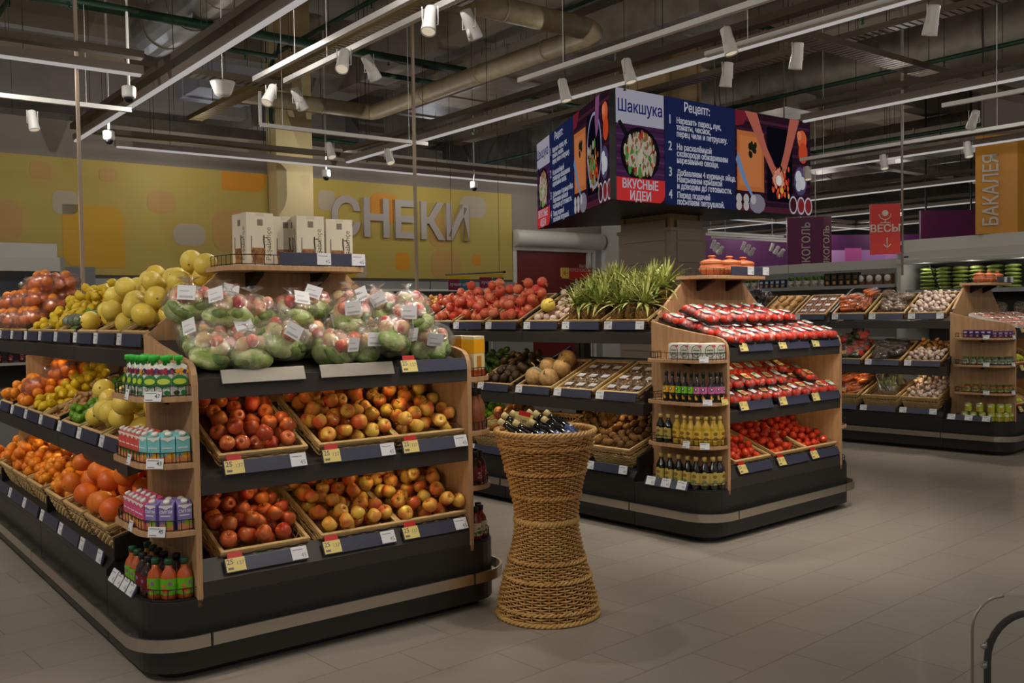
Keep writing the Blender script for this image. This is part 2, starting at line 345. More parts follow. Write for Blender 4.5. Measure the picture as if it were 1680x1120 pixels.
def outline(off=0.0, back=HD, R=.17, n=7):
    """plan of the rounded head, from the back of one flank round the front to the other; off pushes it outwards"""
    a, b = -CW - off, HW + CW + off; r = R + off; P = [(a, back)]
    for k in range(n + 1):
        q = PI + (PI / 2) * k / n; P.append((a + r + r * math.cos(q), -off + r + r * math.sin(q)))
    for k in range(n + 1):
        q = 1.5 * PI + (PI / 2) * k / n; P.append((b - r + r * math.cos(q), -off + r + r * math.sin(q)))
    P.append((b, back)); return P
def corner_outline(inset=0.0, back=.56, R=.17, n=8):
    a = -CW + inset; r = R - inset; P = [(-.012, inset)]
    for k in range(n + 1):
        q = 1.5 * PI - (PI / 2) * k / n; P.append((a + r + r * math.cos(q), inset + r + r * math.sin(q)))
    for k in range(5):
        q = PI - (PI / 2) * k / 4; P.append((a + .1 + .1 * math.cos(q), back - inset - .1 + .1 * math.sin(q)))
    P.append((-.012, back - inset)); return P
def strip(path, t, z0, z1, mb):
    """a standing band of thickness t along an open plan path"""
    n = len(path); nor = []
    for i in range(n):
        a = Vector(path[max(0, i - 1)]); b = Vector(path[min(n - 1, i + 1)]); d = (b - a).normalized(); nor.append(Vector((d.y, -d.x)))
    V = [(p[0], p[1], z) for z in (z0, z1) for p in path] + [(p[0] - q.x * t, p[1] - q.y * t, z) for z in (z0, z1) for p, q in zip(path, nor)]
    F = []
    for i in range(n - 1):
        F += [(i, i + 1, n + i + 1, n + i), (2 * n + i + 1, 2 * n + i, 3 * n + i, 3 * n + i + 1), (n + i, n + i + 1, 3 * n + i + 1, 3 * n + i), (i + 1, i, 2 * n + i, 2 * n + i + 1)]
    F += [(0, n, 3 * n, 2 * n), (n - 1, 3 * n - 1, 4 * n - 1, 2 * n - 1)]
    mb.add(V, F, 0, False); return mb
def rail_mesh(w, name): return MB().box(-w / 2, w / 2, -.004, .004, 0, .062).build(name, NAVY, .002)
RAIL = {}
def rail(parent, M, w=.385, tags=((-1, 'w'),)):
    k = round(w, 3)
    if k not in RAIL: RAIL[k] = rail_mesh(w, 'price_rail')
    r = link('price_rail', RAIL[k], parent, M)
    for s, c in tags:
        tw = .075 if c == 'w' else .085
        if ('t', c) not in RAIL:
            mb = MB().box(-tw / 2, tw / 2, -.0075, -.005, .004, .062, 0)
            if c == 'w': text_into(mb, '45', .026, T(.032, -.0078, .012) @ RX(90), 1, 0, 'RIGHT'); mb.box(-.03, .018, -.0079, -.0074, .046, .049, 1)
            else: text_into(mb, '25', .03, T(-.038, -.0078, .036) @ RX(90), 1, .0006); text_into(mb, '137', .024, T(.038, -.0078, .030) @ RX(90), 1, 0, 'RIGHT'); mb.box(-.036, -.012, -.0079, -.0074, .012, .022, 1).box(-.03, .036, -.0075, -.005, .062, .086, 2)
            RAIL[('t', c)] = mb.build('price_tag', [TAG if c == 'w' else YTAG, mat('grey_tag_print', (.45, .45, .48), .5), RTAG])
        link('price_tag', RAIL[('t', c)], r, T(s * (w / 2 - tw / 2 - .004), 0, 0))
    return r
LAMPM = glow('warm_shelf_lamp', (1, .80, .50), 3.0)
def shelf_lamp(parent, Mt, L, Mw, e=1.0, n=2):
    link('shelf_lamp', MB().tube([(-L / 2, 0, 0), (L / 2, 0, 0)], .006, 6).build('shelf_lamp', LAMPM), parent, Mt)
    for i in range(n):
        lamp('POINT', 'shelf_lamp_glow', Mw @ Mt @ T(-L / 2 + (i + .5) * L / n, 0, -.02), SHELF_W * e, (1, .72, .38), shadow_soft_size=0.0)
def guard(path, z, h, mb, wire=.0022):
    P = [(p[0], p[1], z + h) for p in path]
    mb.tube(P, wire, 5).tube([(p[0], p[1], z + h * .12) for p in path], wire, 5)
    L = 0
    for i in range(len(path) - 1):
        a, b = Vector(path[i]), Vector(path[i + 1]); seg = (b - a).length; n = max(1, int(seg / .045 + .5))
        for k in range(n):
            q = a.lerp(b, k / n); mb.tube([(q.x, q.y, z), (q.x, q.y, z + h)], wire * .8, 4)
    mb.tube([(path[-1][0], path[-1][1], z), (path[-1][0], path[-1][1], z + h)], wire * .8, 4)
    return mb
CSH = (1.18, .905, .625)
def head(I, label, front_tags):
    t = thing('produce_stand', label, 'produce stand', I.M, 'produce stands'); M = I.M
    o = outline()
    link('base_cabinet', MB().prism(o, .04, .335).build('base_cabinet', CHAR, .004), t)
    link('plinth', MB().prism(outline(-.07), 0, .04).build('plinth', BLACK), t)
    b = outline(.055); c = 8
    for seg in (b[:c + 1] + [(.02, -.055)], [(.03, -.055), (HW - .03, -.055)], [(HW - .02, -.055)] + b[c + 1:]):
        link('bumper_rail', strip(seg, .012, .147, .20, MB()).build('bumper_rail', STEEL, .002), t)
    br = MB()
    for x in (.25, .7, 1.15): br.box(x - .015, x + .015, -.05, .01, .165, .18)
    for y in (.25, .5):
        br.box(-CW - .05, -CW + .01, y - .015, y + .015, .165, .18).box(HW + CW - .01, HW + CW + .05, y - .015, y + .015, .165, .18)
    link('bumper_bracket', br.build('bumper_bracket', CHROME), t)
    prof = [(0, .30), (0, 1.225), (.006, 1.265), (.022, 1.295), (.05, 1.315), (.10, 1.328), (.25, 1.35), (.45, 1.385), (HD, 1.43), (HD, .30)]
    for x in (0, HW): link('side_panel', MB().prism(prof, x - .013, x + .013, 'x').build('side_panel', OAK, .003), t)
    tr = [(.0, .335), (HW, .335), (HW, 1.43), (1.035, 1.721), (.352, 1.721), (0, 1.43)]
    link('back_panel', MB().prism(tr, HD - .012, HD + .012, 'y').build('back_panel', OAK, .002), t)
    # base deck lip, middle and top shelf
    link('front_lip', MB().prism([(0, .335), (0, .40), (.05, .485), (.07, .47), (.07, .335)], .014, HW - .014, 'x').build('front_lip', DARKBAND, .002), t)
    for z0, z1, vb, zb in ((.762, .838, .6, 1.075), (1.163, 1.25, .6, 1.40)):
        link('shelf', MB().prism([(0, z0), (0, z1), (vb, zb), (vb, zb - .03), (.05, z0 + .005)], .014, HW - .014, 'x').build('shelf', DARKBAND, .002), t)
    for tier, (zr, sl) in enumerate(((.418, 28), (.835, 20), (1.222, 20))):
        for k, u in enumerate((.30, .755, 1.175)):
            rail(t, T(u, (-.004, -.012, -.012)[tier], zr) @ RX(-sl), .38, front_tags[tier][k])
    shelf_lamp(t, T(HW / 2, .12, .783), 1.25, M); shelf_lamp(t, T(HW / 2, .12, 1.182), 1.25, M)
    # curved shelves on both flanks of the head
    for s in (0, 1):
        X = Matrix.Identity(4) if s == 0 else T(HW, 0, 0) @ S(-1, 1, 1)
        for z in CSH:
            P = [tuple((X @ Vector((p[0], p[1], 0)))[:2]) for p in corner_outline()]
            G = [tuple((X @ Vector((p[0], p[1], 0)))[:2]) for p in corner_outline(.012)]
            sh = link('corner_shelf', MB().prism(P if s == 0 else P[::-1], z - .022, z).build('corner_shelf', OAK, .002), t)
            link('wire_guard', guard(G, z, .045, MB()).build('wire_guard', WIRE, weld=False), sh)
            link('bracket', MB().prism([(0, z - .022), (-.12, z - .022), (0, z - .06)], .3, .32, 'y', M=X).build('bracket', BLACK), sh)
        G = [tuple((X @ Vector((p[0], p[1], 0)))[:2]) for p in corner_outline(.012)]
        link('wire_guard', guard(G, .335, .05, MB()).build('wire_guard', WIRE, weld=False), t)
        tr_ = [tuple((X @ Vector((p[0], p[1], 0)))[:2]) for p in corner_outline(.004)]
        link('deck', MB().prism(tr_ if s == 0 else tr_[::-1], .335, .341).build('deck', BLACK), t)
    # board over the back panel
    P = rrect(.30, 1.045, .36, HD + .03, .12, (1, 0, 0, 1), 6)
    bd = link('top_board', MB().prism(P, 1.721, 1.745).build('top_board', OAK, .002), t)
    g = [(.315, HD), (.315, .50), (.33, .42), (.37, .385), (.43, .375), (.90, .375), (.97, .385), (1.015, .42), (1.03, .50), (1.03, HD)]
    link('wire_guard', guard(g, 1.745, .05, MB()).build('wire_guard', WIRE, weld=False), bd)
    r = rail(bd, T(.78, .368, 1.748), .46, ()); 
    for x in (-.0, .19): link('price_tag', RAIL.get(('t', 'w')), r, T(x, 0, 0))
    for x in (.5, .85): link('bracket', MB().prism([(HD - .012, 1.72), (HD - .16, 1.72), (HD - .14, 1.70), (HD - .012, 1.64)], x - .02, x + .02, 'x').build('bracket', BLACK, .003), bd)
    return t
def flank(I, k, label, tags, wood_end=False, mirror=True):
    """one two-sided module behind the head"""
    M = I.M @ T(0, HD + k * ML, 0); t = thing('produce_stand', label, 'produce stand', M, 'produce stands'); y0, y1 = .003, ML - .003
    link('base_cabinet', MB().box(-CW, HW + CW, y0, y1, .04, .335).build('base_cabinet', CHAR, .004), t)
    link('plinth', MB().box(-CW + .07, HW + CW - .07, y0, y1, 0, .04).build('plinth', BLACK), t)
    for x0, x1 in ((-CW - .055, -CW - .043), (HW + CW + .043, HW + CW + .055)):
        link('bumper_rail', MB().box(x0, x1, y0 + .006, y1 - .006, .147, .20).build('bumper_rail', STEEL, .002), t)
    br = MB()
    for y in (.12, .5, .9, 1.25):
        br.box(-CW - .045, -CW + .01, y - .012, y + .012, .165, .18).box(HW + CW - .01, HW + CW + .045, y - .012, y + .012, .165, .18)
    link('bumper_bracket', br.build('bumper_bracket', CHROME), t)
    shelves = ([(-CW, .335), (-CW, .362), (-.17, .40), (.45, .555), (.45, .335)], [(-.10, .775), (-.10, .858), (.58, 1.118), (.58, 1.085), (-.04, .79)], [(0, 1.268), (0, 1.348), (.60, 1.655), (.60, 1.615), (.06, 1.285)])
    for i, P in enumerate(shelves):
        for m in (0, 1):
            Q = P if m == 0 else [(HW - a, b) for a, b in P][::-1]
            link('tray_shelf' if i else 'deck', MB().prism(Q, y0, y1, 'y').build('tray_shelf', (CHAR, DARKBAND, DARKBAND)[i], .002), t)
    for y in (.03, ML - .03): link('post', MB().box(HW / 2 - .04, HW / 2 + .04, y - .025, y + .025, .335, 1.66).build('post', BLACK, .003), t)
    for y in (.03, ML - .03): link('arm', MB().prism([(.02, 1.29), (HW - .02, 1.29), (HW / 2 + .1, 1.6), (HW / 2 - .1, 1.6)], y - .012, y + .012, 'y').prism([(-.07, .80), (HW + .07, .80), (HW / 2 + .1, 1.05), (HW / 2 - .1, 1.05)], y - .012, y + .012, 'y').build('arm', BLACK), t)
    dv = ([(-.17, .40), (-.17, .50), (.42, .68), (.42, .55)], [(-.085, .87), (-.085, .95), (.55, 1.22), (.55, 1.12)], [(.015, 1.36), (.015, 1.455), (.57, 1.735), (.57, 1.64)])
    for i, P in enumerate(dv):
        link('divider', MB().prism(P, -.011, .011, 'y').build('divider', BLACK, .002), t)
    if wood_end:
        link('end_panel', MB().prism([(-.06, .36), (-.06, .76), (HW / 2, 1.03), (HW / 2, .36)], ML - .03, ML - .006, 'y').prism([(.0, .88), (0, 1.26), (HW / 2, 1.55), (HW / 2, 1.13)], ML - .03, ML - .006, 'y').build('end_panel', OAK), t)
    for tier, (u, z, sl) in enumerate(((-CW - .006, .372, 14), (-.106, .868, 12), (-.006, 1.368, 6))):
        for j in range(3):
            rail(t, T(u, SLOT[j], z) @ RZ(-90) @ RX(-sl), .385 if tier else .40, tags[tier][j])
    if mirror: shelf_lamp(t, T(.02, ML / 2, .797) @ RZ(90), 1.2, M, 1.0); shelf_lamp(t, T(.10, ML / 2, 1.287) @ RZ(90), 1.2, M, .8)
    return t
# woven baskets: frame at the middle of the front rim, x across, y back, z up
def basket_meshes(W, L, H, key):
    a = MB(); w, d = W / 2, .02
    def loop(z, ins): return [(-w + ins, ins), (w - ins, ins), (w - ins, L - ins), (-w + ins, L - ins)]
    rim = MB()
    for (x0, x1, y0, y1) in ((-w, w, 0, .016), (-w, w, L - .016, L), (-w, -w + .016, .016, L - .016), (w - .016, w, .016, L - .016)): rim.box(x0, x1, y0, y1, -.012, .004)
    body = MB()
    n = int(H / .013)
    for i in range(n):                           # horizontal strands, the two upper rows left open as a lattice
        z = -.018 - i * .013; ins = .006 + d * (i / n); hh = .0042 if i < 4 else .0055
        if i in (1, 2, 3) and i % 2 == 0: continue
        for (p, q) in zip(loop(z, ins), loop(z, ins)[1:] + loop(z, ins)[:1]):
            m = 11; pts = []
            dx, dy = q[0] - p[0], q[1] - p[1]; ln = math.hypot(dx, dy); nx, ny = dy / ln, -dx / ln
            for k in range(m + 1):
                f = k / m; o = .0026 * (1 if (k + i) % 2 else -1) if 0 < k < m else 0
                pts.append((p[0] + dx * f + nx * o, p[1] + dy * f + ny * o, z))
            body.tube(pts, hh, 4, cap=False)
    for (p0, q0, p1, q1) in zip(loop(0, .007), loop(0, .007)[1:] + loop(0, .007)[:1], loop(-H, .007 + d), loop(-H, .007 + d)[1:] + loop(-H, .007 + d)[:1]):
        m = 11
        for k in range(m + 1):
            f = k / m; body.tube([(p0[0] + (q0[0] - p0[0]) * f, p0[1] + (q0[1] - p0[1]) * f, -.004), (p1[0] + (q1[0] - p1[0]) * f, p1[1] + (q1[1] - p1[1]) * f, -H)], .0034, 4, cap=False)
    lin_ = MB(); e = .012 + d * .45                # inner liner that carries the fruit, tray floor below
    lin_.box(-w + .03, w - .03, .03, L - .03, -H, -H + .006)
    z1, z0 = -.045, -H + .004
    for (x0, x1, y0, y1) in ((-w + .024, w - .024, .024, .028), (-w + .024, w - .024, L - .028, L - .024), (-w + .024, -w + .028, .028, L - .028), (w - .028, w - .024, .028, L - .028)): lin_.box(x0, x1, y0, y1, z0, z1)
    lin_.box(-w + .026, w - .026, .026, L - .026, -.062, -.058)
    return rim.build('rim', WICK, .003), body.build('weave', WICKD if key[1] else WICK, weld=False), lin_.build('liner', WICKD)
BK = {}
def basket(M, label, W=.395, L=.50, H=.10, brown=False, group=None):
    key = ((W, L, H), brown)
    if key not in BK: BK[key] = basket_meshes(W, L, H, key)
    t = thing('wicker_basket', label, 'basket', M, group)
    for n, m in zip(('rim', 'weave', 'liner'), BK[key]): link(n, m, t)
    return t
# ---------------------------------------------------------------- fruit and vegetables
def pack(W, L, r, n, seed=0, floor=-.058, hf=None, wall=True, K=90, xo=0.0, yo=0.0, gap=1.0):
    """drop n balls of radius r one by one into the lowest free spots of a tray; returns their centres in the tray's frame"""
    R = np.random.RandomState(seed); P = np.zeros((0, 3)); out = []
    for i in range(n):
        x = R.uniform(-W / 2 + r * .75 + .014, W / 2 - r * .75 - .014, K) + xo; y = R.uniform(r * .75 + .014, L - r * .75 - .01, K) + yo
        z = np.full(K, floor + r)
        if len(P):
            d2 = (x[:, None] - P[None, :, 0]) ** 2 + (y[:, None] - P[None, :, 1]) ** 2
            D = 2 * r * gap
            z = np.maximum(z, np.where(d2 < D * D, P[None, :, 2] + np.sqrt(np.maximum(D * D - d2, 0)), -9).max(1))
        sc = z - (hf(x, y) if hf else 0)
        if wall:
            low = z < .45 * r
            bad = low & ((np.abs(x - xo) > W / 2 - .03 - r) | (y - yo < .03 + r) | (y - yo > L - .03 - r))
            sc = np.where(bad, sc + 9, sc)
        j = int(np.argmin(sc))
        P = np.vstack([P, [x[j], y[j], z[j]]]); out.append((float(x[j]), float(y[j]), float(z[j])))
    return out
def rrot(R, tilt=180):
    return RZ(R.uniform(0, 360)) @ RX(R.uniform(-tilt, tilt)) @ RY(R.uniform(-tilt, tilt))
FR = {}
def fmat(n):
    A = dict(
        apple_red=lambda: mat('red_apple_skin', (.70, .19, .13), .28, noise=(9, (.86, .50, .24), .22, (3, 3, .35)), rand=.55, coat=.25),
        apple_gold=lambda: mat('yellow_red_apple_skin', (.96, .80, .34), .28, noise=(7, (.86, .36, .18), .14, (2.2, 2.2, .8)), rand=.36, coat=.25),
        orange=lambda: mat('orange_peel', (.98, .61, .14), .4, noise=(4, (.95, .50, .08), .3), rand=.6, bump=(160, .25)),
        tangerine=lambda: mat('tangerine_peel', (.98, .62, .12), .4, noise=(4, (.95, .50, .07), .3), rand=.8, bump=(140, .25)),
        grapefruit=lambda: mat('grapefruit_peel', (.96, .55, .14), .38, noise=(6, (.90, .36, .14), .25), rand=.7, bump=(120, .2)),
        pomelo=lambda: mat('pomelo_peel', (.97, .88, .42), .35, noise=(5, (.94, .80, .28), .3), rand=.5, bump=(110, .25), coat=.15),
        lemon=lambda: mat('lemon_peel', (.95, .80, .12), .38, noise=(6, (.85, .72, .08), .3), rand=.5, bump=(150, .2)),
        lime=lambda: mat('lime_peel', (.42, .62, .10), .35, noise=(8, (.25, .45, .06), .2), rand=.7, bump=(150, .2)),
        kiwi=lambda: mat('kiwi_skin', (.56, .40, .20), .85, noise=(25, (.42, .28, .13), .25), rand=.5, bump=(300, .3)),
        tomato=lambda: mat('tomato_skin', (.86, .19, .08), .16, noise=(4, (.82, .27, .09), .25), rand=.5, coat=.5),
        cherry=lambda: mat('cherry_tomato_skin', (.86, .25, .15), .16, noise=(8, (.78, .16, .10), .3), rand=.5, coat=.5),
        pomegranate=lambda: mat('pomegranate_skin', (.86, .27, .20), .25, noise=(6, (.92, .55, .38), .16), rand=.5, coat=.5),
        avocado=lambda: mat('avocado_skin', (.24, .17, .11), .5, noise=(9, (.33, .25, .12), .3), rand=.8, bump=(60, .5)),
        greenavo=lambda: mat('green_avocado_skin', (.30, .42, .14), .42, noise=(14, (.18, .28, .09), .2), rand=.7, bump=(60, .4)),
        melon=lambda: mat('melon_rind', (.84, .68, .45), .6, noise=(35, (.70, .55, .34), .15), bump=(60, .6)),
        garlic=lambda: mat('garlic_skin', (.93, .87, .81), .6, noise=(10, (.86, .74, .70), .2, (3, 3, .5)), rand=.4),
        onion=lambda: mat('onion_skin', (.78, .60, .36), .45, noise=(9, (.66, .46, .22), .25, (3, 3, .5)), rand=.6),
        ginger=lambda: mat('ginger_skin', (.78, .62, .42), .7, noise=(18, (.64, .48, .30), .2), rand=.4, bump=(50, .5)),
        mango=lambda: mat('mango_skin', (.40, .48, .16), .4, noise=(4, (.66, .26, .14), .2), rand=.6),
        pepper=lambda: mat('yellow_green_pepper_skin', (.80, .83, .30), .25, noise=(6, (.62, .72, .20), .25), rand=.5, coat=.4),
        smallapple=lambda: mat('small_red_apple_skin', (.84, .22, .14), .3, noise=(9, (.93, .75, .35), .18), rand=.7),
        squash=lambda: mat('butternut_skin', (.86, .66, .38), .5, noise=(5, (.78, .56, .28), .3), rand=.3),
        turnip=lambda: mat('pale_turnip_skin', (.90, .84, .74), .5, noise=(5, (.82, .66, .62), .2), rand=.5))
    return A[n]()
STEM = mat('brown_stem', (.34, .24, .12), .8); CAL = mat('green_calyx', (.36, .46, .14), .7)
def fruit(kind):
    """(variants of the body mesh, [(part name, mesh)]) built once per kind"""
    if kind in FR: return FR[kind]
    B = []; parts = []
    def apple(r, sd):
        R = random.Random(sd); k = R.uniform(.9, 1.0)
        pr = [(0, -.66), (.14, -.72), (.34, -.84), (.58, -.80), (.80, -.55), (.95, -.18), (1.0, .18), (.94, .52), (.76, .78), (.50, .88), (.28, .82), (.12, .66), (0, .56)]
        return MB().lathe([(a * r, b * r * k) for a, b in pr], 16, sx=1, sy=R.uniform(.94, 1.0))
    if kind in ('apple_red', 'apple_gold'):
        r = .0375
        B = [apple(r, i).build('apple', fmat(kind)) for i in range(3)]
        parts = [('stem', MB().tube([(0, 0, .55 * r), (.002, 0, .85 * r), (.005, .001, 1.16 * r)], [.0012, .0011, .0017], 5).build('stem', STEM))]
    elif kind == 'smallapple': r = .027; B = [apple(r, i).build('apple', fmat(kind)) for i in range(2)]
    elif kind in ('orange', 'tangerine', 'grapefruit', 'pomelo'):
        r = dict(orange=.038, tangerine=.0305, grapefruit=.058, pomelo=.061)[kind]
        for i in range(3):
            R = random.Random(i); B.append(MB().ball(r, 18, 12, sz=R.uniform(.88, .97), wob=.012, seed=i).build(kind, fmat(kind)))
        zt = -.9 * r
        parts = [('navel', MB().lathe([(0, .94 * r), (.06 * r, .985 * r), (.09 * r, .96 * r), (.09 * r, .86 * r), (0, .86 * r)], 7).build('navel', CAL))]
    elif kind in ('lemon', 'lime'):
        r = dict(lemon=.031, lime=.027)[kind]
        pr = [(0, -1.34), (.12, -1.32), (.2, -1.2), (.45, -1.0), (.8, -.6), (1, 0), (.8, .6), (.45, 1.0), (.22, 1.16), (.13, 1.3), (0, 1.34)]
        B = [MB().lathe([(a * r, b * r * .95) for a, b in pr], 14).build(kind, fmat(kind))]
    elif kind in ('kiwi', 'avocado', 'greenavo', 'mango'):
        r = dict(kiwi=.0265, avocado=.033, greenavo=.031, mango=.042)[kind]
        for i in range(2): B.append(MB().ball(r, 14, 10, sz=dict(kiwi=1.25, avocado=1.3, greenavo=1.2, mango=1.3)[kind], wob=.02, seed=i + 3).build(kind, fmat(kind)))
        parts = [('stem_end', MB().lathe([(0, 1.16 * r), (.16 * r, 1.2 * r), (.1 * r, 1.27 * r), (0, 1.3 * r)], 6).build('stem_end', STEM))] if kind != 'mango' else []
    elif kind == 'tomato':
        r = .030
        for i in range(3): B.append(MB().ball(r, 16, 10, sz=.86 + .08 * i, wob=.015, seed=i).build(kind, fmat(kind)))
        parts = [('stem_scar', MB().lathe([(0, .84 * r), (.12 * r, .9 * r), (.15 * r, .84 * r), (0, .8 * r)], 6).build('stem_scar', CAL))]
    elif kind == 'pomegranate':
        r = .047
        for i in range(3): B.append(MB().ball(r, 18, 12, sz=.93, wob=.025, seed=i + 11).build(kind, fmat(kind)))
        cr = MB()
        cr.lathe([(.22 * r, .86 * r), (.20 * r, 1.1 * r), (.28 * r, 1.25 * r), (.22 * r, 1.24 * r), (.14 * r, 1.08 * r), (0, 1.02 * r)], 10)
        for k in range(6):
            q = k * PI / 3; cr.add([(.26 * r * math.cos(q - .4), .26 * r * math.sin(q - .4), 1.2 * r), (.26 * r * math.cos(q + .4), .26 * r * math.sin(q + .4), 1.2 * r), (.36 * r * math.cos(q), .36 * r * math.sin(q), 1.42 * r)], [(0, 1, 2)])
        parts = [('crown', cr.build('crown', fmat(kind)))]
    elif kind == 'melon':
        r = .075; B = [MB().ball(r, 20, 13, sz=1.02, wob=.012, seed=2).build(kind, fmat(kind))]
        parts = [('stem', MB().tube([(0, 0, .97 * r), (.01, 0, 1.3 * r), (.03, .01, 1.55 * r)], [.008, .005, .006], 6).build('stem', mat('dry_stem', (.70, .58, .38), .8)))]
    elif kind in ('garlic', 'onion', 'turnip'):
        r = dict(garlic=.026, onion=.026, turnip=.034)[kind]
        pr = [(0, -.78), (.3, -.82), (.75, -.6), (1, -.1), (.88, .4), (.5, .75), (.2, 1.0), (.13, 1.35), (0, 1.4)]
        B = [MB().lathe([(a * r, b * r) for a, b in pr], 12).build(kind, fmat(kind))]
        parts = [('root', MB().lathe([(0, -.9 * r), (.2 * r, -.86 * r), (.16 * r, -.78 * r), (0, -.76 * r)], 6).build('root', STEM))]
    elif kind == 'ginger':
        for i in range(3):
            R = random.Random(i + 5); m = MB(); p = Vector((-.03, 0, 0))
            for k in range(4):
                q = p + Vector((R.uniform(.014, .026), R.uniform(-.014, .014), R.uniform(-.004, .004)))
                m.ball(.015 + R.uniform(-.002, .004), 8, 6, T(*q), sx=1.3, wob=.08, seed=k); p = q
            B.append(m.build('ginger_root', fmat(kind)))
    elif kind == 'pepper':
        r = .036; B = [MB().lathe([(0, -1.25 * r), (.4 * r, -1.2 * r), (.8 * r, -.6 * r), (1.0 * r, .4 * r), (.85 * r, .95 * r), (.4 * r, 1.0 * r), (0, .85 * r)], 14).build(kind, fmat(kind))]
        parts = [('stem', MB().tube([(0, 0, .85 * r), (.004, 0, 1.5 * r)], [.004, .003], 6).build('stem', CAL))]
    elif kind == 'squash':
        B = [MB().lathe([(0, -.055), (.02, -.053), (.042, -.03), (.045, 0), (.034, .035), (.026, .06), (.027, .1), (.018, .125), (0, .13)], 14).build('butternut_squash', fmat(kind))]
        parts = [('stem', MB().tube([(0, 0, .125), (0, 0, .145)], [.006, .008], 6).build('stem', STEM))]
    FR[kind] = (B, parts); return FR[kind]
NAME = dict(apple_red='apple', apple_gold='apple', smallapple='apple_small', greenavo='avocado', ginger='ginger_root', squash='butternut_squash', pepper='bell_pepper')  # smallapple is the ordinary small red apple
CATN = dict(ginger='ginger', squash='squash', pepper='pepper')
def put(kind, M, label, group, seed=0, parts=True, cat=None, s=1.0):
    B, P = fruit(kind); n = NAME.get(kind, kind)
    o = link(n, B[seed % len(B)], None, M @ S(s)); tag(o, label, cat or CATN.get(kind, n.split('_')[0]), group)
    if parts:
        for pn, pm in P: link(pn, pm, o)
    return o
RAD = dict(apple_red=.0375, apple_gold=.0375, smallapple=.027, orange=.038, tangerine=.0305, grapefruit=.058, pomelo=.061, lemon=.033, lime=.029, kiwi=.0285, avocado=.036, greenavo=.033, mango=.046, tomato=.030, pomegranate=.0475, melon=.0765, garlic=.027, onion=.027, turnip=.035, ginger=.021, pepper=.038, squash=.045)
def fill(F, kind, n, label, group=None, seed=0, W=.395, L=.50, hf=None, tilt=180, parts=True, floor=-.058, xo=0, yo=0, gap=1.0, sj=.05, wall=True):
    R = random.Random(seed + 99); r = RAD[kind]
    for i, (x, y, z) in enumerate(pack(W, L, r, n, seed, floor, hf, wall, xo=xo, yo=yo, gap=gap)):
        k = R.uniform(1 - 2 * sj, 1.0)
        put(kind, F @ T(x, y, z) @ rrot(R, tilt), label, group or label, R.randrange(9), parts, s=k)
# crinkled bags -----------------------------------------------------------------
FILM = film('clear_packaging_film', (1, 1, 1), .14, 30, 1.0); FILMO = film('orange_tinted_film', (1.0, .95, .90), .18, 26)
def crinkle(r, sx, sy, sz, seed, n=20, m=14, knot=True):
    R = random.Random(seed); b = MB().ball(r, n, m, sx=sx, sy=sy, sz=sz, wob=.065, seed=seed); V = []
    for i, p in enumerate(b.v):
        k = 1 + R.uniform(-.05, .05); V.append((p[0] * k, p[1] * k, p[2] * k))
    b.v = V
    for q in range(len(b.s)): b.s[q] = True
    if knot:                                        # gathered neck with a flared tail
        pr = [(.55, .55), (.34, .86), (.16, 1.02), (.10, 1.10), (.22, 1.24), (.42, 1.38)]
        V = []; F = []; nn = 14
        for a, z in pr:
            for k in range(nn):
                q = 2 * PI * k / nn; w = 1 + .28 * (1 if k % 2 else -1) * min(1, a / .3); V.append((a * r * w * math.cos(q), a * r * w * math.sin(q) * .6, z * r * sz + .02 * r * R.uniform(-1, 1)))
        for i in range(len(pr) - 1):
            for k in range(nn): F.append((i * nn + k, i * nn + (k + 1) % nn, (i + 1) * nn + (k + 1) % nn, (i + 1) * nn + k))
        b.add(V, F, 0, True)
    return b
LETT = mat('lettuce_leaf', (.56, .68, .30), .5, noise=(24, (.88, .90, .70), .14, (1, 1, .5)), rand=.3, bump=(40, .6))
CUKE = mat('cucumber_skin', (.34, .48, .18), .4, noise=(30, (.54, .64, .28), .2, (1, 1, .2)), bump=(70, .5))
CABB = mat('pale_turnip_green', (.90, .88, .66), .45, noise=(12, (.90, .62, .46), .12), bump=(25, .3), rand=.4); CUKEL = mat('light_cucumber_skin', (.62, .70, .34), .4, noise=(30, (.42, .54, .20), .2, (1, 1, .2)))
RADI = mat('radish_skin', (.80, .20, .22), .35, noise=(10, (.93, .70, .58), .12), rand=.4)
SB = {}
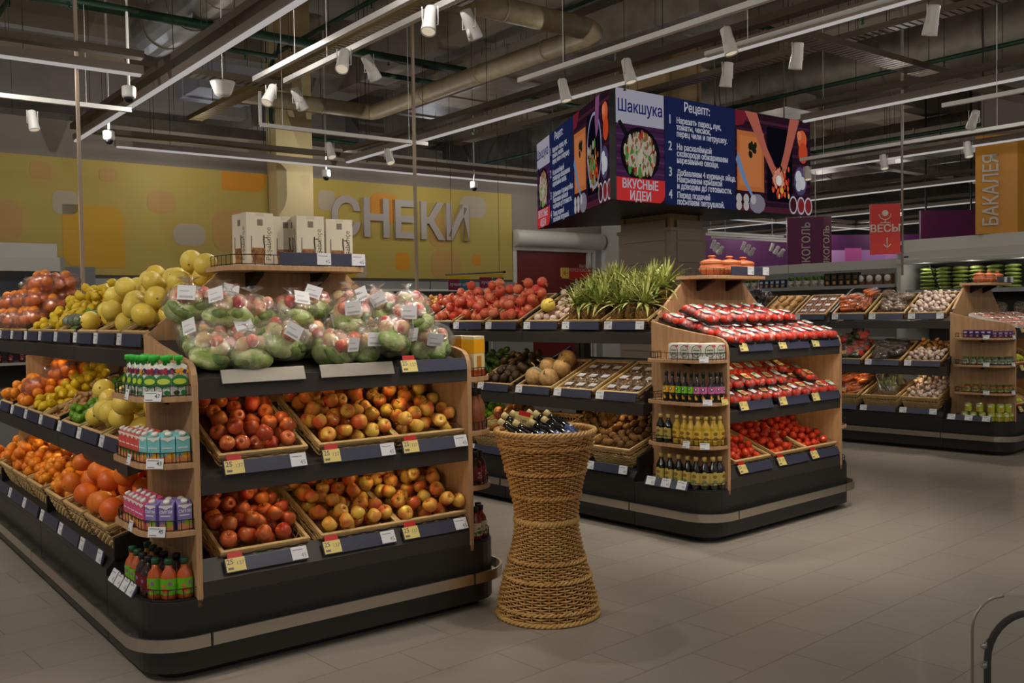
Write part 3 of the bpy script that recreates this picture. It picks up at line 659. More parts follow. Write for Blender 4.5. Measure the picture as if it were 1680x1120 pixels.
def salad_bag(M, label, group, v, sticker=True):
    if not SB:
        for i in range(4):
            R = random.Random(40 + i); r = .088
            ps = [('lettuce', MB().ball(r * .86, 18, 13, T(0, 0, -.022), sx=1.12, sy=1.0, sz=.66, wob=.12, seed=i).build('lettuce', LETT))]
            for k in range(3):
                a = 120 * k + R.uniform(-30, 30)
                ps.append(('cucumber', MB().ball(.024, 12, 10, RZ(a) @ T(.056, 0, R.uniform(-.03, .0)) @ RX(90 + R.uniform(-25, 25)), sz=2.5).build('cucumber', (CUKE, CUKEL)[k % 2])))
            for k in range(3): ps.append(('turnip', MB().ball(.032, 12, 9, RZ(120 * k + 40 + R.uniform(-25, 25)) @ T(.038, 0, .030 + R.uniform(-.008, .008)), wob=.03, seed=k).build('turnip', CABB)))
            for k in range(3): ps.append(('radish', MB().ball(.023, 10, 8, RZ(120 * k + R.uniform(-30, 30)) @ T(R.uniform(.035, .06), 0, .040 + R.uniform(-.012, .008)), sz=1.1).build('radish', RADI)))
            fm_ = crinkle(r * 1.0, 1.16, 1.06, .84, 60 + i, 18, 12)
            ps.append(('bag_film', fm_.build('bag_film', FILM)))
            SB[i] = ps
        SB['s'] = MB().box(-.032, .032, -.027, .027, 0, .0015).box(-.024, .024, -.02, -.012, .0015, .0019, 1).box(-.024, .008, .004, .007, .0015, .0019, 1).build('sticker', [TAG, mat('pale_print', (.72, .72, .74), .5)])
    t = thing('salad_bag', label, 'bag', M, group)
    for n, m in SB[v % 4]: link(n, m, t)
    if sticker:
        R = random.Random(v * 7 + 3); link('sticker', SB['s'], t, RZ(R.uniform(-35, 35)) @ RX(52) @ T(0, 0, .094) @ RX(R.uniform(8, 30)) @ RZ(R.uniform(-20, 20)))
    return t
OB = {}
def orange_bag(M, label, group, v, kind='orange'):
    k0 = (kind, v % 3)
    if k0 not in OB:
        R = random.Random(v % 3 + 80); pos = [(-.072, -.02, 0), (0, -.04, .0), (.07, -.018, 0), (-.04, .044, .002), (.036, .045, 0), (-.03, 0, .052), (.042, .004, .05)]
        OB[k0] = (pos, crinkle(.098, 1.35, 1.0, .72, 90 + v % 3, knot=False).tube([(-.12, 0, .01), (-.15, .01, .02), (-.185, .015, .03)], [.03, .012, .034], 8, cap=False).build('net_film', FILMO))
    t = thing('orange_bag', label, 'bag', M, group)
    for i, p in enumerate(OB[k0][0]): link('orange', fruit('orange')[0][i % 3], t, T(*p) @ RX(40 * i))
    link('net_film', OB[k0][1], t)
    return t
CP = {}
def tomato_pack(M, label, group, v):
    if not CP:
        CP['tray'] = MB().box(-.05, .05, -.072, .072, 0, .004).box(-.052, -.048, -.074, .074, .002, .013).box(.048, .052, -.074, .074, .002, .013).box(-.05, .05, -.074, -.07, .002, .013).box(-.05, .05, .07, .074, .002, .013).build('tray', BLACK, .001)
        CP['t'] = [MB().ball(.0235, 12, 8, sz=1.12, wob=.02, seed=i).build('tomato', fmat('cherry')) for i in range(2)]
        w = MB(); 
        for (rx, ry, z) in ((1, 1, .012), (1.02, 1.02, .03), (.94, .95, .044), (.6, .7, .05), (0, 0, .051)):
            pass
        CP['f'] = MB().ball(1, 16, 8, M=T(0, 0, .021) @ S(.057, .080, .034), wob=.03, seed=3).build('wrap', FILM)
        CP['l'] = MB().box(-.027, .027, -.03, .03, 0, .0012).box(-.02, .02, .006, .024, .0012, .0016, 1).build('label', [TAG, mat('green_print', (.42, .62, .26), .5)])
        CP['g'] = MB().box(-.03, .03, -.03, .03, 0, .0012).box(-.022, .022, -.02, .01, .0012, .0016, 1).build('label', [mat('pale_green_label', (.80, .86, .58), .4), mat('red_print', (.80, .30, .26), .5)])
    t = thing('tomato_pack', label, 'tomato pack', M, group); R = random.Random(v)
    link('tray', CP['tray'], t)
    for i in range(6): link('tomato', CP['t'][i % 2], t, T((-.024, .024)[i % 2], (-.046, 0, .046)[i // 2], .027) @ RX(R.uniform(0, 180)) @ RY(R.uniform(-40, 40)))
    link('wrap', CP['f'], t); link('label', CP['l' if v % 2 == 0 else 'g'], t, T(R.uniform(-.006, .006), R.uniform(-.01, .02), .0568) @ RX(R.uniform(-5, 5)) @ RZ(R.uniform(-20, 20)))
    return t
# plastic boxes and wrapped trays ---------------------------------------------------
CLEAR = film('clear_plastic_lid', (1, 1, 1), .10, 6, .1)
DP = {}
def tray_pack(M, label, group, col, col2, v=0, name='tray_pack', cat='pack', size=(.12, .17, .045), dark=True, sticker=True, lump=.018):
    k = (col, size, v % 2, dark)
    if k not in DP:
        w, l, h = size; R = random.Random(v + 5); m = MB(); mm = mat('pack_filling_%d' % len(DP), col, .6, noise=(30, col2, .2), rand=.4, bump=(40, .5))
        nx, ny = max(2, int(w / lump / 2)), max(2, int(l / lump / 2))
        for i in range(nx):
            for j in range(ny): m.ball(lump * R.uniform(.8, 1.05), 8, 6, T(-w / 2 + (i + .5) * w / nx, -l / 2 + (j + .5) * l / ny, h * .45 + R.uniform(-.004, .004)) @ rrot(R), sx=1.25, wob=.1, seed=R.randrange(99))
        tr = MB().box(-w / 2, w / 2, -l / 2, l / 2, 0, .004)
        for (a, b, c, d) in ((-w / 2, -w / 2 + .003, -l / 2, l / 2), (w / 2 - .003, w / 2, -l / 2, l / 2), (-w / 2, w / 2, -l / 2, -l / 2 + .003), (-w / 2, w / 2, l / 2 - .003, l / 2)): tr.box(a, b, c, d, .002, h * .55)
        lid = MB().ball(1, 14, 8, M=T(0, 0, h * .5) @ S(w * .56, l * .56, h * .55), wob=.015, seed=4)
        DP[k] = (tr.build('tray', BLACK if dark else WPLAST, .001), m.build('filling', mm), lid.build('lid_film', CLEAR), MB().box(-w * .28, w * .28, -l * .16, l * .16, 0, .001).box(-w * .2, w * .2, -l * .08, -l * .02, .001, .0014, 1).build('sticker', [TAG, MATS.get('pale_print') or TAG]))
    t = thing(name, label, cat, M, group)
    for n, m in zip(('tray', 'filling', 'lid_film'), DP[k]): link(n, m, t)
    if sticker: link('sticker', DP[k][3], t, T(0, -size[1] * .12, size[2] * 1.02))
    return t
# pineapples ------------------------------------------------------------------------
PA = {}
def pineapple(M, label, group, v):
    if not PA:
        sk = mat('pineapple_rind', (.62, .44, .18), .6, noise=(34, (.36, .30, .12), .18), bump=(60, .9)); lf = mat('pineapple_leaf', (.56, .62, .28), .5, noise=(5, (.82, .82, .52), .25, (1, 1, .4)), rand=.4)
        lf2 = mat('pineapple_leaf_deep', (.40, .48, .20), .5, noise=(6, (.55, .6, .28), .3), rand=.3)
        for i in range(3):
            b = MB()
            pr = [(0, -.075), (.035, -.072), (.050, -.04), (.054, 0), (.050, .045), (.034, .073), (0, .078)]; b.lathe(pr, 18)
            for k in range(9):                      # eyes of the rind
                for q in range(10):
                    z = -.06 + k * .0145; r = .0525 * math.sqrt(max(.1, 1 - (z / .09) ** 2)); a = 2 * PI * (q + .5 * (k % 2)) / 10
                    b.ball(.0075, 6, 4, T(r * math.cos(a), r * math.sin(a), z))
            PA[i] = [('rind', b.build('rind', sk))]
            R = random.Random(i + 21)
            leaves = []
            for k in range(36):
                ring = k / 36; a = k * 2.399 + R.uniform(-.2, .2); L = R.uniform(.16, .23) * (1 - .25 * ring) + .02; lean = math.radians(100 - 92 * min(1, ring * 1.15) + R.uniform(-8, 8)); w = .016 * (1 - .3 * ring)
                V = []; F = []; m = 6
                for s in range(m + 1):
                    f = s / m; bend = lean + f * f * .35 * (1 - ring); rr = .012 * (1 - ring) + L * f * math.sin(bend); zz = .072 + L * f * math.cos(bend); ww = w * (1 - f ** 1.6) + .0006
                    ca, sa = math.cos(a), math.sin(a)
                    V += [(rr * ca - ww * sa, rr * sa + ww * ca, zz + .003), (rr * ca, rr * sa, zz - .002), (rr * ca + ww * sa, rr * sa - ww * ca, zz + .003)]
                for s in range(m): F += [(3 * s, 3 * s + 1, 3 * s + 4, 3 * s + 3), (3 * s + 1, 3 * s + 2, 3 * s + 5, 3 * s + 4)]
                leaves.append((V, F, 0 if R.random() < .62 else 1))
            lm = MB()
            for V, F, mi in leaves: lm.add(V, F, mi, True)
            PA[i].append(('leaf_crown', lm.build('leaf_crown', [lf, lf2], weld=False)))
    t = thing('pineapple', label, 'pineapple', M, group)
    for n, m in PA[v % 3]: link(n, m, t)
    return t
# bottles, cartons, jars ---------------------------------------------------------------
BT = {}
GREENCAP = mat('bright_green_cap', (.22, .74, .24), .35); DKGREEN = mat('dark_green_cap', (.10, .30, .20), .4); CREAMCAP = mat('cream_cap', (.86, .78, .56), .45)
def blot(mb, cx, cz, rx, rz, r, mi, n=12, lift=.0012):
    """printed shape on the front of a round label of radius r"""
    V = [(0, 0, 0)]; V = []
    for k in range(n):
        q = 2 * PI * k / n; x = cx + rx * math.cos(q); a = x / r; V.append(((r + lift) * math.sin(a), -(r + lift) * math.cos(a), cz + rz * math.sin(q)))
    a = cx / r; V.append(((r + lift) * math.sin(a), -(r + lift) * math.cos(a), cz))
    mb.add(V, [(k, (k + 1) % n, n) for k in range(n)], mi)
def round_label(r, z0, z1, mats, blots=(), name='label', frac=1.0):
    mb = MB(); n = 20; V = []; F = []
    for z in (z0, z1):
        for k in range(n + 1):
            a = -PI / 2 + (k / n - .5) * 2 * PI * frac; V.append((r * math.cos(a), r * math.sin(a), z))
    for k in range(n): F.append((k, k + 1, n + 2 + k, n + 1 + k))
    mb.add(V, F, 0, True)
    for b in blots: blot(mb, *b[:4], r, b[4])
    return mb.build(name, mats, weld=False)
def bottle(kind):
    if kind in BT: return BT[kind]
    C = lambda n, c, **k: mat(n, c, .4, **k)
    def body(pr, m, name='body', n=18): return (name, MB().lathe(pr, n).build(name, m))
    if kind.startswith('juice'):
        col = {'juice_carrot': (.70, .31, .06), 'juice_dark': (.16, .03, .03), 'juice_yellow': (.80, .56, .10), 'juice_red': (.50, .08, .06), 'juice_brown': (.55, .32, .20)}[kind]
        tall = 1.0 if kind != 'juice_brown' else 1.25
        m = mat(kind + '_filled_glass', col, .12, coat=.8); pr = [(0, 0), (.030, 0), (.034, .008), (.034, .085 * tall), (.029, .108 * tall), (.015, .128 * tall), (.0145, .146 * tall)]
        P = [body(pr, m), ('cap', MB().lathe([(.017, .142 * tall), (.0175, .163 * tall), (.015, .166 * tall), (0, .166 * tall)], 16).build('cap', DKGREEN if kind in ('juice_carrot', 'juice_yellow') else BLACK))]
        lab = {'juice_carrot': (.40, .70, .12), 'juice_dark': (.45, .10, .10), 'juice_yellow': (.80, .75, .40), 'juice_red': (.85, .82, .66), 'juice_brown': (.60, .36, .22)}[kind]
        b2 = C(kind + '_label_print', {'juice_carrot': (.90, .40, .22), 'juice_dark': (.75, .55, .55), 'juice_yellow': (.50, .60, .25), 'juice_red': (.45, .55, .25), 'juice_brown': (.2, .14, .12)}[kind]); b3 = C(kind + '_label_mark', (.55, .40, .60))
        if kind != 'juice_brown': P.append(('label', round_label(.0346, .022, .088, [C(kind + '_label', lab), b2, b3], [(-.005, .040, .017, .010, 1), (.014, .068, .008, .008, 2), (-.012, .06, .008, .006, 1)])))
    elif kind.startswith('sauce'):
        m = mat('dark_sauce_glass', (.07, .035, .03), .12, coat=.8); pr = [(0, 0), (.021, 0), (.0235, .006), (.0235, .10), (.02, .118), (.0105, .135), (.0095, .175)]
        P = [body(pr, m), ('cap', MB().lathe([(.0115, .165), (.012, .195), (.010, .197), (0, .197)], 14).build('cap', mat('dark_green_tall_cap', (.06, .12, .08), .4)))]
        lab = {'sauce_yellow': (.93, .70, .12), 'sauce_green': (.50, .80, .16), 'sauce_pink': (.84, .46, .68)}[kind]
        P.append(('label', round_label(.0239, .058, .102, [C(kind + '_label', lab), BLACK, TAG], [(0, .084, .011, .011, 1), (0, .085, .006, .007, 2)])))
        P.append(('lower_label', round_label(.0239, .012, .056, [C('dark_label_foot', (.12, .14, .13)), C('corn_print', (.92, .66, .16)), C(kind + '_label2', lab)], [(-.002, .034, .006, .016, 1), (.006, .026, .006, .009, 1)], 'lower_label')))
    elif kind in ('oil_light', 'oil_dark', 'oil_big'):
        k = 1.0 if kind != 'oil_big' else 1.12
        m = mat('light_oil_glass', (.72, .60, .12), .12, coat=.9) if kind == 'oil_light' else mat('dark_oil_glass', (.06, .055, .03), .12, coat=.9)
        pr = [(0, 0), (.027 * k, 0), (.030 * k, .006), (.030 * k, .105 * k), (.027 * k, .125 * k), (.013 * k, .15 * k), (.012 * k, .172 * k)]
        P = [body(pr, m), ('cap', MB().lathe([(.0135 * k, .164 * k), (.014 * k, .188 * k), (0, .19 * k)], 14).build('cap', mat('straw_cap', (.78, .66, .36), .45)))]
        P.append(('label', round_label(.0305 * k, .03 * k, .098 * k, [C('oil_label_%s' % kind, (.76, .68, .36) if kind != 'oil_light' else (.86, .72, .28)), C('oil_print', (.55, .40, .16)), C('olive_print', (.42, .50, .34))], [(0, .098 * k, .013, .009, 0), (0, .078 * k, .016, .011, 1), (0, .048 * k, .016, .012, 2 if kind != 'oil_light' else 1)], frac=.42)))
    elif kind in ('blue_bottle', 'wine'):
        m = mat('black_bottle_glass', (.035, .04, .05), .10, coat=.9)
        pr = [(0, 0), (.031, 0), (.034, .006), (.034, .13), (.030, .155), (.015, .19), (.014, .235)]
        P = [body(pr, m), ('cap', MB().lathe([(.0165, .222), (.017, .25), (.015, .254), (0, .254)], 16).build('cap', CREAMCAP)), ('label', round_label(.0345, .03, .115, [C('deep_blue_label', (.16, .26, .52)), TAG, C('dark_blue_print', (.08, .12, .3))], [(0, .10, .018, .006, 1), (0, .062, .02, .012, 2)], frac=.45))]
    elif kind == 'can':
        P = [body([(0, 0), (.034, 0), (.035, .003), (.035, .087), (.034, .09), (0, .09)], STEEL), ('label', round_label(.0355, .006, .084, [C('lime_can_label', (.70, .76, .20)), TAG, C('food_print', (.80, .60, .22))], [(0, .062, .022, .009, 1), (.002, .03, .017, .014, 2)]))]
    elif kind in ('jar_grey', 'jar_orange'):
        c = (.34, .36, .30) if kind == 'jar_grey' else (.60, .28, .08)
        P = [body([(0, 0), (.028, 0), (.031, .005), (.031, .062), (.026, .072), (.026, .076)], mat(kind + '_filled_glass', c, .14, coat=.8)), ('lid', MB().lathe([(.0285, .072), (.029, .086), (.027, .088), (0, .088)], 16).build('lid', mat('green_jar_lid', (.34, .44, .16), .35))), ('label', round_label(.0315, .014, .052, [C(kind + '_label', (.70, .72, .62) if kind == 'jar_grey' else (.62, .66, .40)), C('jar_print', (.30, .42, .22))], [(0, .036, .02, .008, 1)], frac=.6))]
    BT[kind] = P; return P
def put_bottle(kind, M, label, group, name='bottle', cat='bottle'):
    t = thing(name, label, cat, M, group)
    for n, m in bottle(kind): link(n, m, t)
    return t
CT = {}
def carton(kind, M, label, group, word=False):
    if not CT:
        CT['cap'] = MB().lathe([(.0135, 0), (.0135, .014), (.012, .016), (0, .016)], 14).build('cap', WPLAST)
    if kind not in CT:
        a, b = {'teal': ((.45, .74, .76), (.95, .70, .14)), 'purple': ((.52, .46, .72), (.60, .74, .20)), 'red': ((.84, .28, .24), (.34, .62, .18)), 'pink': ((.82, .28, .48), (.96, .72, .18))}[kind]
        w, d, h = .028, .022, .125
        V = [(-w, -d, 0), (w, -d, 0), (w, d, 0), (-w, d, 0), (-w, -d, h * .86), (w, -d, h * .86), (w, d, h), (-w, d, h)]
        body = MB().add(V, [(3, 2, 1, 0), (4, 5, 6, 7), (0, 1, 5, 4), (1, 2, 6, 5), (2, 3, 7, 6), (3, 0, 4, 7)]).build('body', mat(kind + '_carton_print', a, .4, noise=(14, tuple(min(1, x + .12) for x in a), .2)), .003)
        pr = MB(); pr.box(-w, w, -d - .0006, -d, 0, .028, 0)
        n = 14
        for (cx, cz, rr, mi) in ((.012, .034, .015, 1), (-.012, .022, .012, 0)):
            pr.add([(cx + rr * math.cos(2 * PI * k / n), -d - .0011, cz + rr * math.sin(2 * PI * k / n)) for k in range(n)], [tuple(range(n))], mi)
        pr.box(-.022, .018, -d - .0012, -d - .0006, .062, .067, 2)
        top = MB().add([(-w, -d - .0005, h * .80), (w, -d - .0005, h * .80), (w, -d - .0005, h * .86), (-w, -d - .0005, h * .86)], [(0, 1, 2, 3)]).add([(-.018, -d - .001, h * .80), (0, -d - .001, h * .72), (.018, -d - .001, h * .80)], [(0, 1, 2)])
        CT[kind] = (body, pr.build('front_print', [mat(kind + '_carton_peach', (.88, .56, .36), .4), mat(kind + '_carton_fruit', b, .4), TAG]), top.build('white_gable', WPLAST))
    t = thing('drink_carton', label, 'carton', M, group)
    for n, m in zip(('body', 'front_print', 'white_gable'), CT[kind]): link(n, m, t)
    link('cap', CT['cap'], t, T(0, -.006, .112) @ RX(24))
    if word: text('lettering', 'СМУЗИ', .0175, TAG, t, T(0, -.0236, .072) @ RX(90), ax='CENTER', sx=.82, bold=.0004)
    return t
PC = {}
def pouch(M, label, group, v):
    if not PC:
        w, h = .042, .135; m = MB(); V = []; F = []; n = 16; zs = (0, .004, .03, .07, .1, .122, h)
        for z in zs:
            f = z / h; d = .026 * (1 - f ** 1.5) + .0015; ww = w * (1 - .06 * f) * (1 if z < .12 else (.95 if z < .13 else .45))
            for k in range(n):
                q = 2 * PI * k / n; V.append((ww * math.copysign(abs(math.cos(q)) ** .8, math.cos(q)), d * math.sin(q), z))
        for i in range(len(zs) - 1):
            for k in range(n): F.append((i * n + k, i * n + (k + 1) % n, (i + 1) * n + (k + 1) % n, (i + 1) * n + k))
        F += [tuple(range(n))[::-1], tuple(range((len(zs) - 1) * n, len(zs) * n))]
        PC['body'] = m.add(V, F, 0, True).build('body', mat('white_pouch_foil', (.86, .87, .85), .3, bump=(30, .2)))
        PC['cap'] = MB().lathe([(.009, .13), (.009, .145), (.018, .147), (.019, .162), (.017, .168), (0, .168)], 16).build('cap', GREENCAP)
        for k, berry in (('a', (.62, .10, .20)), ('b', (.90, .62, .14))):
            p = MB()
            def disc(cx, cz, rx, rz, y0, y1, mi, n=14):
                p.add([(cx + rx * math.cos(2 * PI * q / n), y0 + (y1 - y0) * (.5 + .5 * math.sin(2 * PI * q / n)), cz + rz * math.sin(2 * PI * q / n)) for q in range(n)], [tuple(range(n))], mi)
            disc(0, .062, .035, .027, -.0255, -.0185, 0); disc(0, .062, .027, .012, -.0258, -.0210, 1)
            R = random.Random(3)
            for q in range(9): disc(R.uniform(-.03, .03), R.uniform(.095, .112), .009, .008, -.0185, -.0165, 2 if q % 3 else 3)
            disc(-.014, .016, .012, .010, -.0275, -.0265, 4); disc(.014, .016, .012, .010, -.0275, -.0265, 0)
            PC[k] = p.build('front_print', [mat('pouch_green', (.16, .48, .22), .4), mat('pouch_lime', (.72, .80, .22), .4), mat('pouch_berry_' + k, berry, .4), mat('pouch_blueberry', (.18, .18, .36), .4), mat('pouch_dark', (.22, .24, .14), .4)], weld=False)
    t = thing('snack_pouch', label, 'pouch', M, group)
    link('body', PC['body'], t); link('cap', PC['cap'], t); link('front_print', PC['a' if v % 3 else 'b'], t)
    return t
POT = {}
def clay_pot(M, label, group):
    if not POT:
        c = mat('terracotta', (.80, .44, .26), .5, noise=(8, (.72, .36, .20), .3))
        POT['p'] = MB().lathe([(0, 0), (.04, 0), (.046, .006), (.066, .035), (.066, .05), (.058, .068), (.056, .074), (.061, .078), (.061, .083), (.05, .083)], 24).build('pot_body', c)
        POT['l'] = MB().lathe([(.061, .084), (.06, .089), (.045, .1), (.022, .107), (.012, .109), (.012, .115), (.02, .121), (.02, .126), (.014, .13), (0, .131)], 24).build('lid', c)
        POT['b'] = MB().lathe([(.0668, .036), (.0668, .05)], 24).build('band', mat('pale_terracotta_band', (.88, .60, .42), .6))
    t = thing('clay_pot', label, 'pot', M, group)
    for n, k in (('pot_body', 'p'), ('lid', 'l'), ('band', 'b')): link(n, POT[k], t)
    return t
# ---------------------------------------------------------------- stands in place
W3 = (((-1, 'w'),),) * 3
Y3 = (((-1, 'y'), (1, 'w')),) * 3; Y1 = ((-1, 'y'),)
SHEEN = mat('painted_reflection_strip', (.55, .53, .50), .4, .5)  # pale silver stands in for reflections on clear plastic strips
h1 = head(I1, 'black and oak end stand loaded with apples and bagged salad, nearest the wicker basket', (Y3, Y3, ((), (), Y1)))
for o in [c for c in KIDS[h1.name] if c.name.startswith('price_rail')][6:8]:
    o.data = MB().box(-.19, .19, -.004, .004, 0, .062).build('price_rail', SHEEN, .002)
h2 = head(I2, 'black and oak end stand loaded with tomatoes and tomato packs', ((Y1,) * 3, (Y1,) * 3, (Y1,) * 3))
h3 = head(I3, 'black and oak end stand of yellow-green peppers with tins at its corner', ((Y1,) * 3, (Y1,) * 3, (Y1,) * 3))
for I, n, w, lab in ((I1, 3, 1, 'citrus'), (I2, 3, None, 'exotic fruit'), (I3, 2, None, 'root vegetable')):
    for k in range(n):
        e = ('section next to the end stand', 'second section back', 'third section back')[k]
        flank(I, k, f'long black two-sided {lab} stand, {e}', ((((-1, 'w'), (1, 'w')),) + W3[1:], W3, (((-1, 'w'), (1, 'w')) if I is not I1 else W3[0],) + W3[1:]) if k == 0 else (W3, W3, W3), wood_end=(k == w))
def cpath(s, inset=0.05, R=.17):
    if s < .034: return Vector((-s, inset, 0)), Vector((0, -1, 0))
    if s < .301:
        q = 1.5 * PI - (s - .034) / .267 * PI / 2; n = Vector((math.cos(q), math.sin(q), 0)); return Vector((-CW + R, R, 0)) + n * max(R - inset, .012), n
    return Vector((-CW + inset, .17 + s - .301, 0)), Vector((-1, 0, 0))
def on_corner(I, s, z, inset=.05, mirror=False, yaw=0, lift=0):
    p, n = cpath(s, inset)
    if mirror: p = Vector((HW - p.x, p.y, 0)); n = Vector((-n.x, n.y, 0))
    y = -n; x = Vector((y.y, -y.x, 0))
    return I.M @ axes(x, y, UP, (p.x, p.y, z + lift)) @ RZ(yaw)
CARD = {}
def card(t, s, z, w=.075, h=.042, txt=None, kind='w', tiltb=12, rs=.0185):
    k = (w, h, kind)
    if k not in CARD:
        mb = MB().box(-w / 2, w / 2, -.002, 0, 0, h).box(-w * .42, w * .2, -.0026, -.002, h * .76, h * .84, 1).box(-w * .42, w * .0, -.0026, -.002, h * .12, h * .2, 1)
        if kind == 'y': mb.box(-w * .1, w / 2, -.0024, -.002, h * .72, h, 2)
        CARD[k] = mb.build('price_card', [TAG if kind == 'w' else YTAG, mat('grey_tag_print', (.45, .45, .48), .5), RTAG])
    p, n = cpath(s, .004); y = -n; x = Vector((y.y, -y.x, 0))
    c = link('price_card', CARD[k], t, axes(x, y, UP, (p.x + n.x * .006, p.y + n.y * .006, z)) @ RX(-tiltb))
    if txt: text('digits', txt, h * .55, INK, c, T(w * .42, -.0032, h * .24) @ RX(90), ax='RIGHT')
    return c
for z, tx in ((1.163, '47'), (.888, '43'), (.608, '45')):
    card(h1, .17, z, txt=tx); card(h1, .375, z, .05, .045)
rr = rail(h1, axes((0, -1, 0), (1, 0, 0), UP, (-CW - .008, .40, .325)) @ RX(-30), .36, ()); 
for x in (-.135, -.045, .045, .135): link('price_tag', RAIL[('t', 'w')], rr, T(x, 0, 0))
for z in (1.165, .890): card(h2, .19 if z > 1 else .17, z, .06, .038)
card(h2, .04, .89, .066, .05, kind='y'); card(h2, .32, .61, .055, .045); card(h2, .19, .608, .06, .04)
rr = rail(h2, axes((0, -1, 0), (1, 0, 0), UP, (-CW - .008, .36, .33)) @ RX(-25), .36, ())
for x in (-.13, .0, .13): link('price_tag', RAIL[('t', 'w')], rr, T(x, 0, 0))
for z in (1.165, .890, .608): card(h3, .06 if z < 1 else .05, z, .06, .042); card(h3, .34, z, .06, .042)
rr = rail(h3, axes((0, -1, 0), (1, 0, 0), UP, (-CW - .008, .38, .335)) @ RX(-25), .44, ())
for x in (-.17, .0, .17): link('price_tag', RAIL[('t', 'w')], rr, T(x, 0, 0))
# ---------------------------------------------------------------- apples at the first end stand
HU = (.31, .775, 1.185)
ORD = ('first', 'middle', 'last'); POS3 = ('beside the drink cartons', 'in the middle', 'farthest from the cartons')
for tier in (0, 1):
    v, z, t = HTIER[tier]; lv = ('lower', 'upper')[tier]
    for k in range(3):
        F = I1.front(HU[k], v, z, t)
        kind = 'apple_red' if k == 0 else 'apple_gold'
        what = ('dark red apples', 'yellow blushed apples', 'yellow and red apples')[k]
        basket(F, f'tan basket of {what}, {lv} apple shelf, {POS3[k]}', W=.41, H=.115, group='apple baskets')
        fill(F, kind, (47, 50, 50)[k] if tier == 0 else (46, 50, 48)[k], f'{("dark red", "yellow blushed", "yellow and red")[k]} apple heaped in the {lv} shelf basket {POS3[k]}', f'apples {lv} {k}', seed=tier * 3 + k, W=.41, tilt=50, hf=lambda x, y: .10 * y + .02)
# bagged salad on the top shelf
R = random.Random(5)
for i, (x, y, z) in enumerate(pack(1.33, .53, .088, 34, 14, floor=-.02, hf=lambda x, y: .17 * y + .02 * np.abs(x), K=160, wall=False, gap=.82)):
    salad_bag(I1.front(HW / 2, .0, 1.262, 15) @ T(x, y, z) @ S(1.2) @ RX(-15) @ RZ(R.uniform(-50, 50)) @ RX(R.uniform(-5, 32)), 'clear bag of mixed salad vegetables piled on the oak stand above the apples', 'salad bags above the apples', i, sticker=i % 6 != 5)
# boxes on the top board
bm = mat('white_gift_box', (.90, .86, .78), .5); bm2 = mat('box_grey_print', (.52, .46, .40), .5); bm3 = mat('box_amber_print', (.70, .48, .22), .5, noise=(60, (.42, .25, .10), .15)); bm4 = mat('box_dark_print', (.22, .17, .14), .5)
for k, (u, v, rz, w, d, h) in enumerate(((.47, .49, 4, .14, .15, .25), (.64, .56, -2, .14, .15, .245), (.735, .47, -6, .14, .15, .245), (.91, .50, -8, .14, .15, .24))):
    t = thing('gift_box', ('white glassware box nearest the pomelos, a jug printed on its face', 'white glassware box half hidden behind the others', 'white glassware box in the middle of the row over the salad bags', 'white glassware box at the end of the row, nearest the column')[k], 'box', I1.M @ T(u, v, 1.7455) @ RZ(rz), 'boxes above the salad bags')
    link('carton', MB().box(-w / 2, w / 2, -d / 2, d / 2, 0, h).build('carton', bm, .002), t)
    link('top_flap', MB().box(-w / 2, w / 2, -d / 2, -d / 2 + .05, h, h + .002).box(-.02, .02, -d / 2 - .001, -d / 2, h - .014, h).build('top_flap', mat('box_flap', (.84, .80, .72), .5)), t)
    for fc in (0, 1):
        X = T(0, -d / 2 - .0006, 0) if fc == 0 else T(-w / 2 - .0006, 0, 0) @ RZ(-90)
        cx = -.012
        p = MB()
        gl = [(-.034, .012), (.034, .012), (.030, .03), (.037, .055), (.036, .085), (-.036, .085), (-.037, .055), (-.030, .03)]
        p.prism([(cx + a, b) for a, b in gl], -.0005, 0, 'y', 0, X)
        link('jug_print', p.build('jug_print', bm3), t)
        q = MB().tube([(cx + .034, 0, .085), (cx + .03, 0, .12), (cx + .031, 0, .145)], .003, 4, M=X).tube([(cx - .034, 0, .085), (cx - .033, 0, .14)], .0018, 4, M=X).tube([(cx + .032, 0, .135), (cx + .05, 0, .132), (cx + .062, 0, .115), (cx + .064, 0, .09), (cx + .056, 0, .07)], .0015, 4, M=X)
        link('handle_print', q.build('handle_print', bm4), t)
        text('lettering', 'Paşabahçe', .038, bm2, t, X @ T(.062, -.0006, .025) @ RX(90) @ RZ(90))
        link('crest_print', MB().box(-.014, .014, -.0004, 0, .19, .22, 0, X).build('crest_print', bm2), t)
# drinks on the corner shelves of the first stand
for i, s in enumerate((.055, .13, .205, .28, .355, .43, .505)):
    pouch(on_corner(I1, s, 1.18, .05, yaw=rnd.uniform(-6, 6)), 'white snack pouch with green cap, front row on the top corner shelf', 'front row of snack pouches', i)
for i, (s, ins) in enumerate(((.33, .11), (.405, .11), (.48, .11), (.17, .135))):
    pouch(on_corner(I1, s, 1.18, ins, yaw=rnd.uniform(-6, 6)), 'white snack pouch with green cap in the second row of the corner shelf', 'second row of snack pouches', i)
for s in (.05, .118, .187, .255): carton('teal', on_corner(I1, s, .905, .042), 'teal smoothie carton with white cap on the middle corner shelf', 'teal smoothie cartons')
for s in (.325, .385, .445, .505, .56): carton('red', on_corner(I1, s, .905, .042), 'red smoothie carton on the flank of the middle corner shelf', 'red smoothie cartons')
for s in (.33, .395, .46, .525): carton('red', on_corner(I1, s, .905, .094), 'red smoothie carton in the second row of the middle corner shelf', 'second row of red cartons')
for s in (.06, .16): carton('teal', on_corner(I1, s, .905, .10), 'teal smoothie carton standing behind the front teal ones', 'second row of teal cartons')
for s in (.05, .135, .215): carton('purple', on_corner(I1, s, .625, .042), 'purple smoothie carton on the corner shelf above the juice bottles', 'purple smoothie cartons', word=True)
